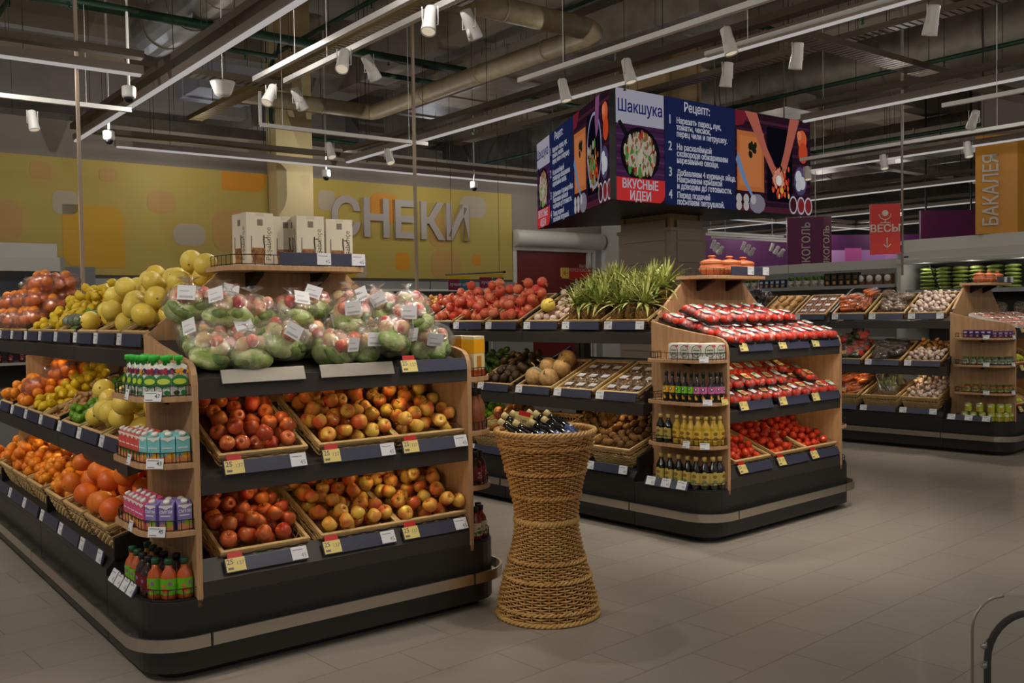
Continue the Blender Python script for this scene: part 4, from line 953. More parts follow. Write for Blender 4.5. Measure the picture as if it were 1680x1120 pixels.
for s in (.29, .345, .40, .455, .51): carton('pink', on_corner(I1, s, .625, .042), 'pink smoothie carton on the corner shelf above the juice bottles', 'pink smoothie cartons')
for s in (.33, .395, .46, .525): carton('pink', on_corner(I1, s, .625, .094), 'pink smoothie carton in the second row of its shelf', 'second row of pink cartons')
for s in (.05, .15): carton('purple', on_corner(I1, s, .625, .10), 'purple smoothie carton standing behind the front purple ones', 'second row of purple cartons')
for s in (.052, .14, .228): put_bottle('juice_carrot', on_corner(I1, s, .341, .05), 'carrot juice bottle with bright green label, front row on the base corner', 'front carrot juice bottles')
for s in (.305, .38): put_bottle('juice_dark', on_corner(I1, s, .341, .05), 'dark berry juice bottle on the base corner beside the carrot juice', 'front dark juice bottles')
for k, s in enumerate((.455, .53)): put_bottle('juice_carrot', on_corner(I1, s, .341, .05), 'carrot juice bottle at the grapefruit end of the base corner', 'carrot juice by the grapefruit')
for k, (s, ins) in enumerate(((.34, .125), (.415, .125), (.12, .14))): put_bottle('juice_dark', on_corner(I1, s, .341, ins), 'dark juice bottle in the back row of the base corner', 'back dark juice bottles')
for k, (s, ins) in enumerate(((.49, .125), (.565, .125))): put_bottle('juice_yellow', on_corner(I1, s, .341, ins), 'yellow juice bottle in the back row of the base corner', 'back yellow juice bottles')
# far corner of the first stand
def tall_carton(M, label):
    t = thing('juice_carton', label, 'carton', M, 'tall juice cartons')
    if 'tall' not in CT:
        o1 = mat('yellow_orange_carton', (.95, .68, .08), .4); o2 = mat('cream_carton', (.90, .84, .66), .4); o3 = mat('fruit_print', (.90, .50, .12), .45, noise=(20, (.50, .55, .18), .2))
        CT['tall'] = (MB().box(-.048, .048, -.034, .034, 0, .205).build('body', o2, .003), MB().box(-.0485, .0485, -.0345, .0345, .118, .190).build('colour_band', o1), MB().box(-.02, .02, -.036, -.0345, .045, .105).build('pineapple_print', o3), MB().box(-.0485, .0485, -.035, .035, .0, .035).build('fruit_band', mat('orange_fruit_band', (.88, .46, .16), .45, noise=(40, (.6, .2, .1), .2))))
    for n, m in zip(('body', 'colour_band', 'pineapple_print', 'fruit_band'), CT['tall']): link(n, m, t)
for k, s in enumerate((.10, .24, .40)): tall_carton(on_corner(I1, s, 1.18, .06, True), ('tall yellow juice carton beside the salad bags', 'tall yellow juice carton on the rounded far corner shelf', 'tall yellow juice carton at the back of the far corner shelf')[k])
for s in (.09, .19, .30): put_bottle('juice_brown', on_corner(I1, s, .905, .055, True), 'cloudy brown juice bottle on the far corner beside the yellow apples', 'cloudy brown juice bottles')
for s in (.09, .19, .30): put_bottle('juice_dark', on_corner(I1, s, .625, .055, True), 'dark red juice bottle on the far corner, above the tomato juice', 'dark bottles on the far corner')
for s in (.08, .17, .27): put_bottle('juice_red', on_corner(I1, s, .341, .055, True), 'red tomato juice bottle with cream label on the far base corner', 'red bottles on the far corner')
# ---------------------------------------------------------------- citrus along the flank of the first stand
where = lambda k, l: ('nearest the drink cartons', 'second from the drink cartons', 'third from the drink cartons', 'fourth from the drink cartons', 'fifth from the drink cartons', 'sixth from the drink cartons', 'seventh from the drink cartons', 'eighth from the drink cartons')[k]
hf1 = lambda x, y: .13 * y + .05
low = [('grapefruit', 23), ('grapefruit', 22), ('tangerine', 84), ('tangerine', 88), ('tangerine', 88), ('orange', 48), ('orange', 36)]
for k, (kd, n) in enumerate(low):
    u, z, t = TIER[0]; F = I1.side(slot_v(k), u, z + .04, t)
    basket(F, f'deep tan woven basket of {kd}s on the lowest citrus tier, {where(k, 0)}', H=.135, group='low citrus baskets')
    fill(F, kd, n, f'{("pink-cheeked" if kd == "grapefruit" else "small bright" if kd == "tangerine" else "round")} {kd} in the lowest citrus basket {where(k, 0)}', seed=60 + k, hf=hf1, parts=kd != 'tangerine')
mid = [('pomelo', 19), ('pomelo', 19), ('lime', 88), ('ginger', 110), ('lemon', 62), ('orange', 40), ('orange', 46)]
for k, (kd, n) in enumerate(mid):
    u, z, t = TIER[1]; F = I1.side(slot_v(k), u, z, t)
    basket(F, f'shallow tray of {kd} on the middle citrus tier, {where(k, 1)}', H=.085, brown=True, group='middle citrus trays')
    fill(F, kd, n, f'{dict(pomelo="large yellow", lime="small green", ginger="knobbly tan", lemon="bright yellow", orange="round")[kd]} {NAME.get(kd, kd).replace("_", " ")} in the middle citrus tray {where(k, 1)}', seed=80 + k, hf=lambda x, y: .12 * y, parts=kd in ('pomelo', 'orange'))
for k, (x, y, z) in enumerate(((0, .15, .055), (.03, .33, .075), (-.05, .42, .13))):
    orange_bag(I1.side(slot_v(5), *TIER[1]) @ T(x, y, z + .03) @ RZ(20 * k), 'netted bag of oranges lying on loose oranges of the middle citrus tier', 'orange bags on the middle tier', k)
top = [('pomelo', 16), ('pomelo', 15), ('pomelo', 13), ('lime', 60), ('lemon', 56), ('lemon', 52)]
for k, (kd, n) in enumerate(top):
    u, z, t = TIER[2]; F = I1.side(slot_v(k), u, z, t)
    basket(F, f'shallow tray of {kd} on the top citrus tier, {where(k, 2)}', H=.085, brown=True, group='top citrus trays')
    fill(F, kd, n, f'{dict(pomelo="large yellow", lime="small green", lemon="bright yellow")[kd]} {kd} in the top citrus tray {where(k, 2)}', seed=100 + k, hf=lambda x, y: .22 * y + .03, parts=kd == 'pomelo')
net = film('white_foam_net', (.95, .96, .92), .35, 60, 1.0)
for k in range(5):
    R = random.Random(k); F = I1.side(slot_v(3), *TIER[2]) @ T(-.12 + .06 * k, .07 + .02 * (k % 2), .035)
    t = thing('lime_net', 'white-netted pouch of limes on the front of the top citrus tier', 'net bag', F, 'netted limes')
    link('lime', fruit('lime')[0][0], t, RY(70)); link('net', crinkle(.036, 1.2, 1, .9, k, 12, 8, False).build('net', net), t)
for k in (6, 7, 8):
    u, z, t = TIER[2]; F = I1.side(slot_v(k), u, z, t)
    basket(F, f'shallow tray under bagged oranges on the top citrus tier, {("seventh", "eighth", "ninth")[k - 6]} from the cartons', H=.085, brown=True, group='top citrus trays')
    pos = [(-.08, .08, .02), (.09, .10, .02), (-.07, .25, .03), (.08, .27, .035), (.0, .20, .12), (-.03, .40, .06), (.04, .40, .15), (.0, .30, .21)][:8 if k == 6 else 7]
    for i, (x, y, z_) in enumerate(pos):
        orange_bag(F @ T(x, y, z_ + .02) @ RX(-15) @ RZ(rnd.uniform(-40, 40) + 20), f'netted bag of oranges heaped on the top citrus tier, {("beside the lemons", "second heap from the lemons", "third heap from the lemons")[k - 6]}', f'orange bags heap {k}', i)
# ---------------------------------------------------------------- second stand: tomatoes, exotic fruit
v, z, t = HTIER[0]
for k in range(3):
    F = I2.front(HU[k], v, z, t)
    basket(F, f'tan woven basket of loose red tomatoes, {("beside the oil bottles", "middle of three", "farthest from the oil bottles")[k]}', W=.41, H=.115, group='tomato baskets')
    fill(F, 'tomato', 54, f'loose red tomato in the basket {("beside the oil bottles", "in the middle of the tomato row", "farthest from the oil bottles")[k]}', f'loose tomatoes {k}', seed=30 + k, W=.41, hf=lambda x, y: .08 * y + .02, parts=False)
i = 0
for row, (y, zz) in enumerate(((.085, .012), (.24, .012), (.39, .012))):
    for c in range(11 if row < 3 else 9):
        x = -.60 + c * .12 + rnd.uniform(-.008, .008)
        tomato_pack(I2.front(HW / 2, .0, .862, 22) @ T(x, y, zz) @ RZ(rnd.uniform(-7, 7)) @ RX(3), 'film-wrapped cherry tomato pack in the bottom layer of the middle tomato shelf', 'bottom layer of packs on the middle shelf', i); i += 1
for c in range(17):
    x = -.60 + (c % 9) * .125 + rnd.uniform(-.01, .01); y = (.17, .33)[c // 9]
    if c // 9 == 0 and c in (6, 7): continue
    tomato_pack(I2.front(HW / 2, .0, .862, 22) @ T(x, y, .076) @ RZ(rnd.uniform(-9, 9)) @ RX(4), 'film-wrapped cherry tomato pack stacked on others on the middle tomato shelf', 'upper layer of packs on the middle shelf', i); i += 1
for row, y in enumerate((.085, .24, .395, .545)):
    for c in range(10):
        x = -.60 + c * .134 + rnd.uniform(-.008, .008)
        tomato_pack(I2.front(HW / 2, .0, 1.262, 14.5) @ T(x, y, .014) @ RZ(rnd.uniform(-7, 7)) @ RX(5) @ S(1.14), f'film-wrapped cherry tomato pack on the top tomato shelf, {("front row", "second row back", "third row back", "back row under the clay pots")[row]}', f'tomato packs top row {row}', 2 * (i := i + 1))
for c in range(13):
    tomato_pack(I2.front(HW / 2, .0, 1.262, 14.5) @ T(-.58 + (c % 7) * .155 + .08 * (c // 7), (.30, .47)[c // 7], .092) @ RZ(rnd.uniform(-15, 15)) @ RX(4) @ S(1.14), 'film-wrapped cherry tomato pack lying on top of the packs below the clay pots', 'loose upper tomato packs', 2 * c)
for k, (u, v) in enumerate(((.49, .49), (.685, .48), (.88, .50))):
    clay_pot(I2.M @ T(u, v, 1.7455) @ S(1.38, 1.38, 1.12), 'lidded terracotta pot on the board above the tomato packs', 'clay pots above the tomatoes')
# corner shelves: spread packs, sauces, oils
WP = [MB().box(-.05, .05, -.024, .024, 0, .108).build('tub', mat('white_food_tub', (.92, .90, .87), .35), .018), None]
def tub(M, label, group):
    if WP[1] is None:
        p = MB(); n = 18
        p.add([(.034 * math.cos(2 * PI * k / n), -.0226, .055 + .042 * math.sin(2 * PI * k / n)) for k in range(n)], [tuple(range(n))], 0)
        p.add([(.029 * math.cos(2 * PI * k / n), -.0231, .055 + .037 * math.sin(2 * PI * k / n)) for k in range(n)], [tuple(range(n))], 1)
        p.box(-.022, .022, -.0236, -.0231, .058, .066, 0).box(-.014, .016, -.0236, -.0231, .035, .048, 3).box(.012, .036, -.0232, -.0226, .082, .096, 2)
        WP[1] = p.build('front_print', [mat('tub_grey_print', (.42, .44, .42), .5), mat('tub_cream_print', (.84, .84, .76), .5), mat('tub_pink_print', (.85, .35, .45), .5), mat('tub_blue_print', (.48, .52, .62), .5)])
    t = thing('white_food_tub', label, 'food tub', M, group); link('tub', WP[0], t); link('front_print', WP[1], t, T(0, -.0018, 0))
for i, s in enumerate((.055, .145, .245, .345, .43)): tub(on_corner(I2, s, 1.18, .045), 'white round-cornered food tub at the front of the shelf over the sauce bottles', 'front white food tubs')
for i, s in enumerate((.07, .33, .42)): tub(on_corner(I2, s, 1.18, .10), 'white food tub in the second row over the sauce bottles', 'second row of white food tubs')
for i in range(10):
    kd = 'sauce_pink' if i < 5 else 'sauce_green' if i < 8 else 'sauce_yellow'
    put_bottle(kd, on_corner(I2, .035 + .0515 * i + (.008 if i > 2 else 0), .905, .036), f'dark sauce bottle with {kd[6:]} label on the corner shelf under the white tubs', f'{kd[6:]} sauce bottles')
for i in range(7):
    put_bottle('oil_light', on_corner(I2, .045 + .067 * i * (.95 if i > 4 else 1), .625, .042), 'golden oil bottle with straw cap on the corner shelf between sauces and olive oils', 'golden oil bottles')
for i in range(3): put_bottle('oil_light', on_corner(I2, .06 + .33 * i * .55, .625, .108), 'golden oil bottle in the second row of its corner shelf', 'second row of golden oil')
for s in (.50, .565): put_bottle('oil_dark', on_corner(I2, s, .625, .042), 'dark oil bottle at the end of the golden oil row', 'dark bottles by the golden oil')
for i in range(8): put_bottle('oil_big', on_corner(I2, .045 + .0745 * i, .341, .045), 'tall dark olive oil bottle with cream label on the tomato stand base corner', 'tall olive oil bottles')
# flank: low, middle, top tiers
w2 = lambda k: ('next to the oil bottles', 'second from the oil bottles', 'third from the oil bottles', 'fourth from the oil bottles', 'fifth from the oil bottles', 'sixth from the oil bottles', 'seventh from the oil bottles', 'eighth from the oil bottles', 'ninth from the oil bottles')[k]
for k, (kd, n) in enumerate((('kiwi', 88), ('kiwi', 70), ('onion', 30), ('mango', 22), ('lime', 50), ('greenavo', 40))):
    u, z, t = TIER[0]; F = I2.side(slot_v(k), u, z + .04, t)
    nm = NAME.get(kd, kd)
    basket(F, f'deep tan woven basket of {nm} fruit on the lowest tier, {w2(k)}', H=.135, group='low exotic baskets')
    if k != 2: fill(F, kd, n, f'{dict(kiwi="brown fuzzy", mango="green blushed", lime="small green", greenavo="green")[kd]} {nm} in the lowest basket {w2(k)}', seed=130 + k, hf=lambda x, y: .16 * y + .03, parts=k == 0)
for k in range(9):
    u, z, t = TIER[1]; F = I2.side(slot_v(k), u, z, t)
    if k > 5: continue
    what = ('dried mushroom packs', 'mushroom packs', 'melons', 'dark avocados', 'green avocados', 'limes')[k]
    basket(F, f'shallow tray of {what} on the middle tier, {w2(k)}', H=.085, brown=True, group='middle exotic trays')
    if k < 2:
        for r_ in range(3):
            for c in range(3):
                tray_pack(F @ T(-.125 + .125 * c, .105 + .148 * r_, -.05) @ RZ(rnd.uniform(-3, 3)), f'clear pack of brown mushrooms in the {("first", "second")[k]} pack tray from the oil bottles', f'mushroom packs {k}', (.62, .48, .30), (.46, .33, .18), k, size=(.12, .142, .05), dark=False)
    elif k == 2:
        for i, (x, y, z_, rz) in enumerate(((.09, .10, .03, 20), (-.08, .11, .03, 200), (.08, .27, .035, 90), (-.08, .28, .035, 320), (.0, .42, .035, 10))):
            put('melon', F @ T(x, y, z_) @ RZ(rz) @ RX(40), f'{("pale round melon with dry stem at the front of its tray", "pale melon with a printed band, front of its tray", "yellowish melon behind the two front melons", "pale melon at the back corner of the tray", "last melon at the top of the tray")[i]}', 'melons', 0)
        b_ = MB().lathe([(.0765, -.02), (.0772, -.005), (.0772, .012), (.0765, .026)], 24).build('printed_band', mat('teal_band', (.50, .66, .60), .5, noise=(30, (.86, .56, .36), .1)))
        link('printed_band', b_, bpy.data.objects['melon.001'], RX(60))
    else:
        kd = ('avocado', 'greenavo', 'lime')[k - 3]
        fill(F, kd, (44, 46, 40)[k - 3], f'{("dark brown ripe", "green unripe", "small green")[k - 3]} {NAME.get(kd, kd)} in the middle tray {w2(k)}', seed=150 + k, hf=lambda x, y: .18 * y + .02, parts=False)
PN = [(-.115, .075), (.0, .09), (.115, .075), (-.06, .19), (.065, .20), (-.115, .30), (.005, .31), (.12, .31), (-.06, .42), (.06, .42)]
for k in range(9):
    u, z, t = TIER[2]; F = I2.side(slot_v(k), u, z, t)
    if k > 7: continue
    what = ('pineapples', 'pineapples', 'pale turnips', 'pomegranates', 'pomegranates', 'pomegranates', 'small red apples', 'small red apples')[k]
    basket(F, f'shallow tray of {what} on the top tier, {w2(k)}', H=.085, brown=True, group='top exotic trays')
    if k < 2:
        for i, (x, y) in enumerate(PN):
            pineapple(F @ T(x, y, .018) @ RX(-TIER[2][2] + rnd.uniform(-8, 5)) @ RY(rnd.uniform(-10, 10)) @ RZ(rnd.uniform(0, 360)), f'upright leafy pineapple in the {("tray beside the tomato stand", "tray beside the turnips")[k]}', f'pineapples {k}', i)
    elif k == 2:
        fill(F, 'turnip', 22, f'pale turnip in the top tray {w2(k)}', seed=171, hf=lambda x, y: .05 * y, parts=False)
        put('pomelo', F @ T(-.06, .17, .055), 'printed wrapped pomelo lying on the pale turnips', None, 1)
    elif k < 6:
        fill(F, 'pomegranate', (26, 26, 25)[k - 3], f'red pomegranate in the top tray {w2(k)}', seed=180 + k, hf=lambda x, y: .30 * y + .03)
    else:
        fill(F, 'smallapple', 60, f'small red apple in the top tray {w2(k)}', seed=190 + k, hf=lambda x, y: .10 * y, parts=False)
# ---------------------------------------------------------------- third stand
w3 = lambda k: ('next to the purple packs', 'second from the purple packs', 'third from the purple packs', 'fourth from the purple packs', 'fifth from the purple packs', 'sixth from the purple packs')[k]
CARR = mat('carrot_skin', (.95, .56, .26), .45, noise=(20, (.92, .46, .18), .3)); LEEK = mat('leek_leaf', (.20, .26, .12), .5, noise=(20, (.74, .76, .56), .2, (1, 1, .3)))
EGG = mat('aubergine_skin', (.22, .14, .19), .2, coat=.6); PEPR = mat('red_pepper_skin', (.80, .16, .10), .2, coat=.4); PEPG = mat('dark_green_pepper_skin', (.12, .24, .12), .2, coat=.4); MUSH = mat('mushroom_cap', (.74, .62, .50), .6, noise=(12, (.52, .40, .30), .2)); PAPER = mat('brown_paper', (.72, .55, .34), .7)
GB = {}
def veg_bag(kind, M, label, group, v):
    k = (kind, v % 2)
    if k not in GB:
        R = random.Random(v % 2 + 7); ps = []
        if kind == 'carrot':
            for i in range(7): ps.append(('carrot', MB().lathe([(0, -.075), (.006, -.07), (.015, .02), (.017, .06), (.01, .075), (0, .076)], 10, M=T(-.05 + .017 * i, R.uniform(-.02, .02), R.uniform(-.012, .025)) @ RX(90 + R.uniform(-8, 8)) @ RZ(R.uniform(-8, 8))).build('carrot', CARR)))
            ps.append(('bag_film', crinkle(.085, .85, 1.1, .55, 3 + v % 2, 16, 10, False).build('bag_film', FILMO)))
        elif kind == 'leek':
            for i in range(6):
                a = R.uniform(-35, 35); ps.append(('leaf', MB().ball(.03, 10, 8, T(R.uniform(-.04, .04), 0, .02) @ RY(a) @ T(0, 0, .05), sx=.7, sy=.25, sz=2.6, wob=.1, seed=i).build('leaf', LEEK)))
            ps.append(('bag_film', crinkle(.075, 1.1, .8, 1.1, 13 + v % 2, 16, 10, True).build('bag_film', FILM)))
        elif kind == 'aubergine':
            for i in range(3): ps.append(('aubergine', MB().lathe([(0, -.08), (.025, -.07), (.036, -.03), (.03, .03), (.018, .07), (0, .085)], 12, M=T(-.045 + .045 * i, 0, R.uniform(0, .02)) @ RX(80 + R.uniform(-15, 15))).build('aubergine', EGG)))
            ps.append(('bag_film', crinkle(.09, 1.05, 1.05, .6, 23 + v % 2, 16, 10, False).build('bag_film', FILM)))
        elif kind == 'pepper':
            for i in range(4): ps.append(('bell_pepper', MB().lathe([(0, -.045), (.025, -.042), (.036, .0), (.032, .03), (.012, .036), (0, .028)], 12, M=T(-.04 + .08 * (i % 2), -.035 + .07 * (i // 2), 0) @ rrot(R)).build('bell_pepper', PEPG if i == v % 4 else PEPR)))
            ps.append(('bag_film', crinkle(.088, 1.0, 1.0, .65, 33 + v % 2, 16, 10, True).build('bag_film', FILM)))
        elif kind == 'mushroom':
            for i in range(6): ps.append(('mushroom', MB().lathe([(.008, -.03), (.008, .0), (.026, .0), (.024, .012), (.012, .022), (0, .024)], 12, M=T(-.04 + .04 * (i % 3), -.03 + .06 * (i // 3), 0) @ RX(R.uniform(-60, 60))).build('mushroom', MUSH)))
            ps.append(('bag_film', crinkle(.075, 1.0, 1.0, .55, 43 + v % 2, 16, 10, False).build('bag_film', FILM)))
        GB[k] = ps
    t = thing(kind + '_bag', label, 'bag', M, group)
    for n, m in GB[k]: link(n, m, t)
    return t
hfv = lambda x, y: .12 * y
def bags(kind, F, n, r, label, seed, **k):
    for i, (x, y, z) in enumerate(pack(.395, .5, r, n, seed, floor=-.055, hf=hfv, gap=.86)):
        veg_bag(kind, F @ T(x, y, z) @ RZ(rnd.uniform(-70, 70)) @ RX(rnd.uniform(-12, 12)), label, label, i)
for k in range(6):
    u, z, t = TIER[2]; F = I3.side(slot_v(k), u, z, t)
    basket(F, f'shallow tray of {("garlic heads", "bagged mushrooms", "bagged carrots", "carrot packs", "butternut squash", "bagged aubergines")[k]} on the top vegetable tier', H=.085, brown=True, group='top vegetable trays')
    if k == 0: fill(F, 'garlic', 82, 'white garlic head heaped in the top tray next to the clay pots', 'top garlic', seed=201, hf=lambda x, y: .0 * y, parts=False)
    if k == 1: bags('mushroom', F, 10, .058, 'clear bag of brown mushrooms in the top tray beside the garlic', 202)
    if k == 2: bags('carrot', F, 8, .062, 'clear bag of carrots in the top tray beside the mushrooms', 203)
    if k == 3:
        for i in range(9): tray_pack(F @ T(-.12 + .12 * (i % 3), .10 + .145 * (i // 3), -.045) @ RZ(rnd.uniform(-8, 8)), 'film-wrapped tray of orange vegetables in the top tray beside the butternut squash', 'orange vegetable packs', (.84, .52, .36), (.86, .70, .55), 1, size=(.11, .14, .05))
    if k == 4:
        for i in range(9): put('squash', F @ T(-.11 + .11 * (i % 3), .10 + .14 * (i // 3), .0 + .01) @ RX(80) @ RY(rnd.uniform(-20, 20)), 'tan butternut squash lying in the top tray beside the aubergines', 'butternut squash', 0)
    if k == 5: bags('aubergine', F, 9, .066, 'clear bag of dark aubergines at the far end of the top vegetable tier', 204)
    u, z, t = TIER[1]; F = I3.side(slot_v(k), u, z, t)
    if k > 3: continue
    basket(F, f'shallow tray of {("onions and garlic", "bagged aubergines", "bagged peppers", "red peppers")[k]} on the middle vegetable tier', H=.085, brown=True, group='middle vegetable trays')
    if k == 0:
        fill(F, 'garlic', 46, 'white garlic head in the lower half of the onion tray', 'middle garlic', seed=211, L=.27, parts=False)
        fill(F, 'onion', 44, 'golden onion in the upper half of the garlic tray', 'middle onions', seed=212, L=.25, yo=.25, hf=lambda x, y: .1 * y, parts=False, wall=False)
    if k == 1: bags('aubergine', F, 9, .066, 'clear bag of dark vegetables in the middle tray beside the onions', 213)
    if k >= 2: bags('pepper', F, 9, .066, f'clear bag of red and green peppers in the {("third", "fourth")[k - 2]} middle vegetable tray', 214 + k)
    u, z, t = TIER[0]; F = I3.side(slot_v(k), u, z + .04, t)
    basket(F, f'deep tan woven basket of {("garlic", "bagged leeks", "bagged carrots", "more bagged carrots")[k]} on the lowest vegetable tier', H=.135, group='low vegetable baskets')
    if k == 0: fill(F, 'garlic', 100, 'white garlic head heaped in the lowest woven basket beside the leeks', 'low garlic', seed=221, hf=lambda x, y: .2 * y + .03, parts=False)
    if k == 1: bags('leek', F, 7, .066, 'clear bag of leafy leeks standing in the lowest woven basket', 222)
    if k >= 2: bags('carrot', F, 14, .060, f'clear bag of orange carrots in the {("third", "fourth")[k - 2]} lowest basket', 223 + k)
for k, (u, v) in enumerate(((.42, .50), (.56, .46), (.70, .50), (.84, .47))): clay_pot(I3.M @ T(u, v, 1.7455), 'lidded terracotta pot on the board above the garlic trays', 'clay pots above the garlic')
def small_pack(M, label, group, col, c2, w=.05, h=.07, d=.03, name='purple_pack', cat='pack'):
    k = (name, w, h)
    if k not in DP: DP[k] = (MB().box(-w / 2, w / 2, -d / 2, d / 2, 0, h).build('body', mat(name + '_print', col, .4), .003), MB().box(-w * .3, w * .3, -d / 2 - .001, -d / 2, h * .55, h * .8).box(-w * .2, w * .25, -d / 2 - .001, -d / 2, h * .15, h * .4, 1).build('front_print', [mat(name + '_mark', c2, .4), mat('pack_amber', (.75, .55, .25), .4)]))
    t = thing(name, label, cat, M, group); link('body', DP[k][0], t); link('front_print', DP[k][1], t)
for i in range(10): small_pack(on_corner(I3, .035 + .057 * i, 1.18, .03), 'purple pack on the topmost corner shelf beside the garlic stand', 'purple packs', (.34, .14, .46), (.82, .80, .86), h=.078 if i > 4 else .066)
for i in range(8): put_bottle('jar_grey', on_corner(I3, .04 + .073 * i, .905, .042), 'small grey-green jar with green lid under the purple packs', 'grey-green jars', 'jar', 'jar')
for i in range(7): put_bottle('jar_orange', on_corner(I3, .045 + .082 * i, .625, .042), 'orange-brown jar with green lid on the corner shelf above the tins', 'orange-brown jars', 'jar', 'jar')
for i in range(7): put_bottle('can', on_corner(I3, .05 + .085 * i, .341, .045), 'lime-labelled tin in the bottom row on the third stand', 'bottom lime tins', 'tin', 'tin')
for i in range(5): put_bottle('can', on_corner(I3, .09 + .11 * i, .4312, .045), 'lime-labelled tin standing on other tins on the third stand', 'upper lime tins', 'tin', 'tin')
for tier in (0, 1):
    v, z, t = HTIER[tier]
    for k in range(2):
        F = I3.front(HU[k], v, z, t); basket(F, f'tan woven basket of yellow-green peppers, {("lower", "upper")[tier]} shelf, {("first", "second")[k]} from the tins', W=.41, H=.115, group='pepper baskets')
        if k == 0: fill(F, 'pepper', 24, f'yellow-green pepper in the {("lower", "upper")[tier]} basket beside the tins', seed=240 + tier, W=.41, hf=lambda x, y: .1 * y, parts=tier == 1)
for i in range(24):
    tray_pack(I3.front(HW / 2, .0, 1.262, 14.5) @ T(-.58 + .165 * (i % 8), .08 + .17 * (i // 8), .01) @ RZ(rnd.uniform(-8, 8)), 'film-wrapped pale pink pack on top of the third stand', 'pink packs on the third stand', (.90, .70, .62), (.84, .50, .42), 0, size=(.13, .16, .05), dark=False, sticker=i % 2 == 0)
# ---------------------------------------------------------------- tall wicker stand with bottles
WC = (.158, 4.685)
t = thing('wicker_stand', 'tall hourglass wicker stand holding dark bottles in the aisle', 'wicker stand', T(WC[0], WC[1], 0))
PR = [(0.0, .250), (.03, .249), (.10, .240), (.20, .212), (.30, .182), (.40, .160), (.475, .151), (.55, .158), (.65, .178), (.75, .203), (.83, .224), (.89, .240), (.92, .246)]
def wr(z):
    for (z0, r0), (z1, r1) in zip(PR, PR[1:]):
        if z <= z1: return r0 + (r1 - r0) * (z - z0) / (z1 - z0)
    return PR[-1][1]
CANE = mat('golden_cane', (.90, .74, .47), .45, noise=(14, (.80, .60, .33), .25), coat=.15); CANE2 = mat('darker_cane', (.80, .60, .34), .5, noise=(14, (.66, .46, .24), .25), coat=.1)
NS = 36
st = MB()
for k in range(NS):
    a = 2 * PI * k / NS; st.tube([(wr(z) * math.cos(a), wr(z) * math.sin(a), z) for z, _ in PR], .0042, 5, cap=False)
link('stake_ring', st.build('stake_ring', CANE2, weld=False), t)
BANDS = [.06, .20, .285, .475, .60, .72, .845]
wv = [MB(), MB()]
z = .018; row = 0; N_ = NS * 4
while z < .90:
    if min(abs(z - b) for b in BANDS) < .011: z += .004; continue
    r = wr(z); pts = []
    for k in range(N_):
        a = 2 * PI * k / N_; o = .0075 * math.cos(NS / 2 * a + PI * row); pts.append(((r + o) * math.cos(a), (r + o) * math.sin(a), z + rnd.uniform(-.0007, .0007)))
    wv[1 if z > .5 else 0].tube(pts, .0041, 5, closed=True); z += .0118 if z < .21 else .0108; row += 1
link('lower_weave', wv[0].build('lower_weave', CANE, weld=False), t)
link('upper_weave', wv[1].build('upper_weave', [mat('amber_cane', (.88, .68, .40), .45, noise=(14, (.76, .53, .27), .25), coat=.15)], weld=False), t)
for b in BANDS:
    mb = MB(); r = wr(b) + .004
    for ph in (0, 1):
        mb.tube([((r + .0045 * math.cos(26 * 2 * PI * k / N_ + PI * ph)) * math.cos(2 * PI * k / N_), (r + .0045 * math.cos(26 * 2 * PI * k / N_ + PI * ph)) * math.sin(2 * PI * k / N_), b + (.0065 if b != .475 else .009) * math.sin(26 * 2 * PI * k / N_ + PI * ph)) for k in range(N_)], .0058 if b != .475 else .009, 6, closed=True)
    link('twisted_band', mb.build('twisted_band', CANE if b < .5 else MATS['amber_cane'], weld=False), t)
for nm, zb, r0, rt in (('top_rim', .915, .246, .0095), ('base_rim', .010, .252, .010)):
    mb = MB()
    for ph in range(3):
        mb.tube([((r0 + rt * .8 * math.cos(20 * 2 * PI * k / N_ + 2.09 * ph)) * math.cos(2 * PI * k / N_), (r0 + rt * .8 * math.cos(20 * 2 * PI * k / N_ + 2.09 * ph)) * math.sin(2 * PI * k / N_), max(rt * .75, zb + rt * .9 * math.sin(20 * 2 * PI * k / N_ + 2.09 * ph))) for k in range(N_)], rt * .75, 6, closed=True)
    link(nm, mb.build(nm, CANE, weld=False), t)
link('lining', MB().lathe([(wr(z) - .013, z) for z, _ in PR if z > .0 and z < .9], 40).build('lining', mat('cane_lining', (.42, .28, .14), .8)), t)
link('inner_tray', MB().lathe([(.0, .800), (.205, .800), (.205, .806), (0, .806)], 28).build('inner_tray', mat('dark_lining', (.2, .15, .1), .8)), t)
for i, (dx, dy, rz, el) in enumerate(((-.105, -.05, 165, 33), (-.03, -.075, 160, 30), (.045, -.07, 158, 31), (.10, -.03, 150, 34), (-.09, .03, 163, 34), (-.015, .005, 160, 36), (.06, .01, 158, 38), (.115, .06, 152, 36), (-.05, .09, 165, 36), (.03, .09, 160, 37))):
    put_bottle('wine', T(WC[0] + dx, WC[1] + dy, .885 + (.02 if i > 3 else 0)) @ RZ(rz) @ RY(90 - el) @ T(0, 0, -.10) @ RZ(-90), 'dark bottle with cream cap and blue label leaning in the tall wicker stand', 'bottles in the wicker stand')
sg = thing('price_sign', 'small clear price sign with a red strip standing among the wicker stand bottles', 'sign', T(WC[0] - .12, WC[1] - .02, .93) @ RZ(8) @ RY(16))
link('stem', MB().tube([(0, 0, -.12), (0, 0, .02)], .003, 6).build('stem', WPLAST), sg)
link('sign_card', MB().box(-.045, .045, -.001, .001, .015, .075).build('sign_card', YTAG, .001), sg)
link('red_strip', MB().box(-.03, .03, -.0022, -.001, .062, .085).build('red_strip', RTAG), sg)
link('holder', MB().box(-.05, .05, -.003, -.0015, .0, .055).build('holder', film('clear_holder', (1, 1, 1), .12, 5, .1)), sg)
text('digits', '159', .022, INK, sg, T(0, -.0035, .024) @ RX(90), ax='CENTER')
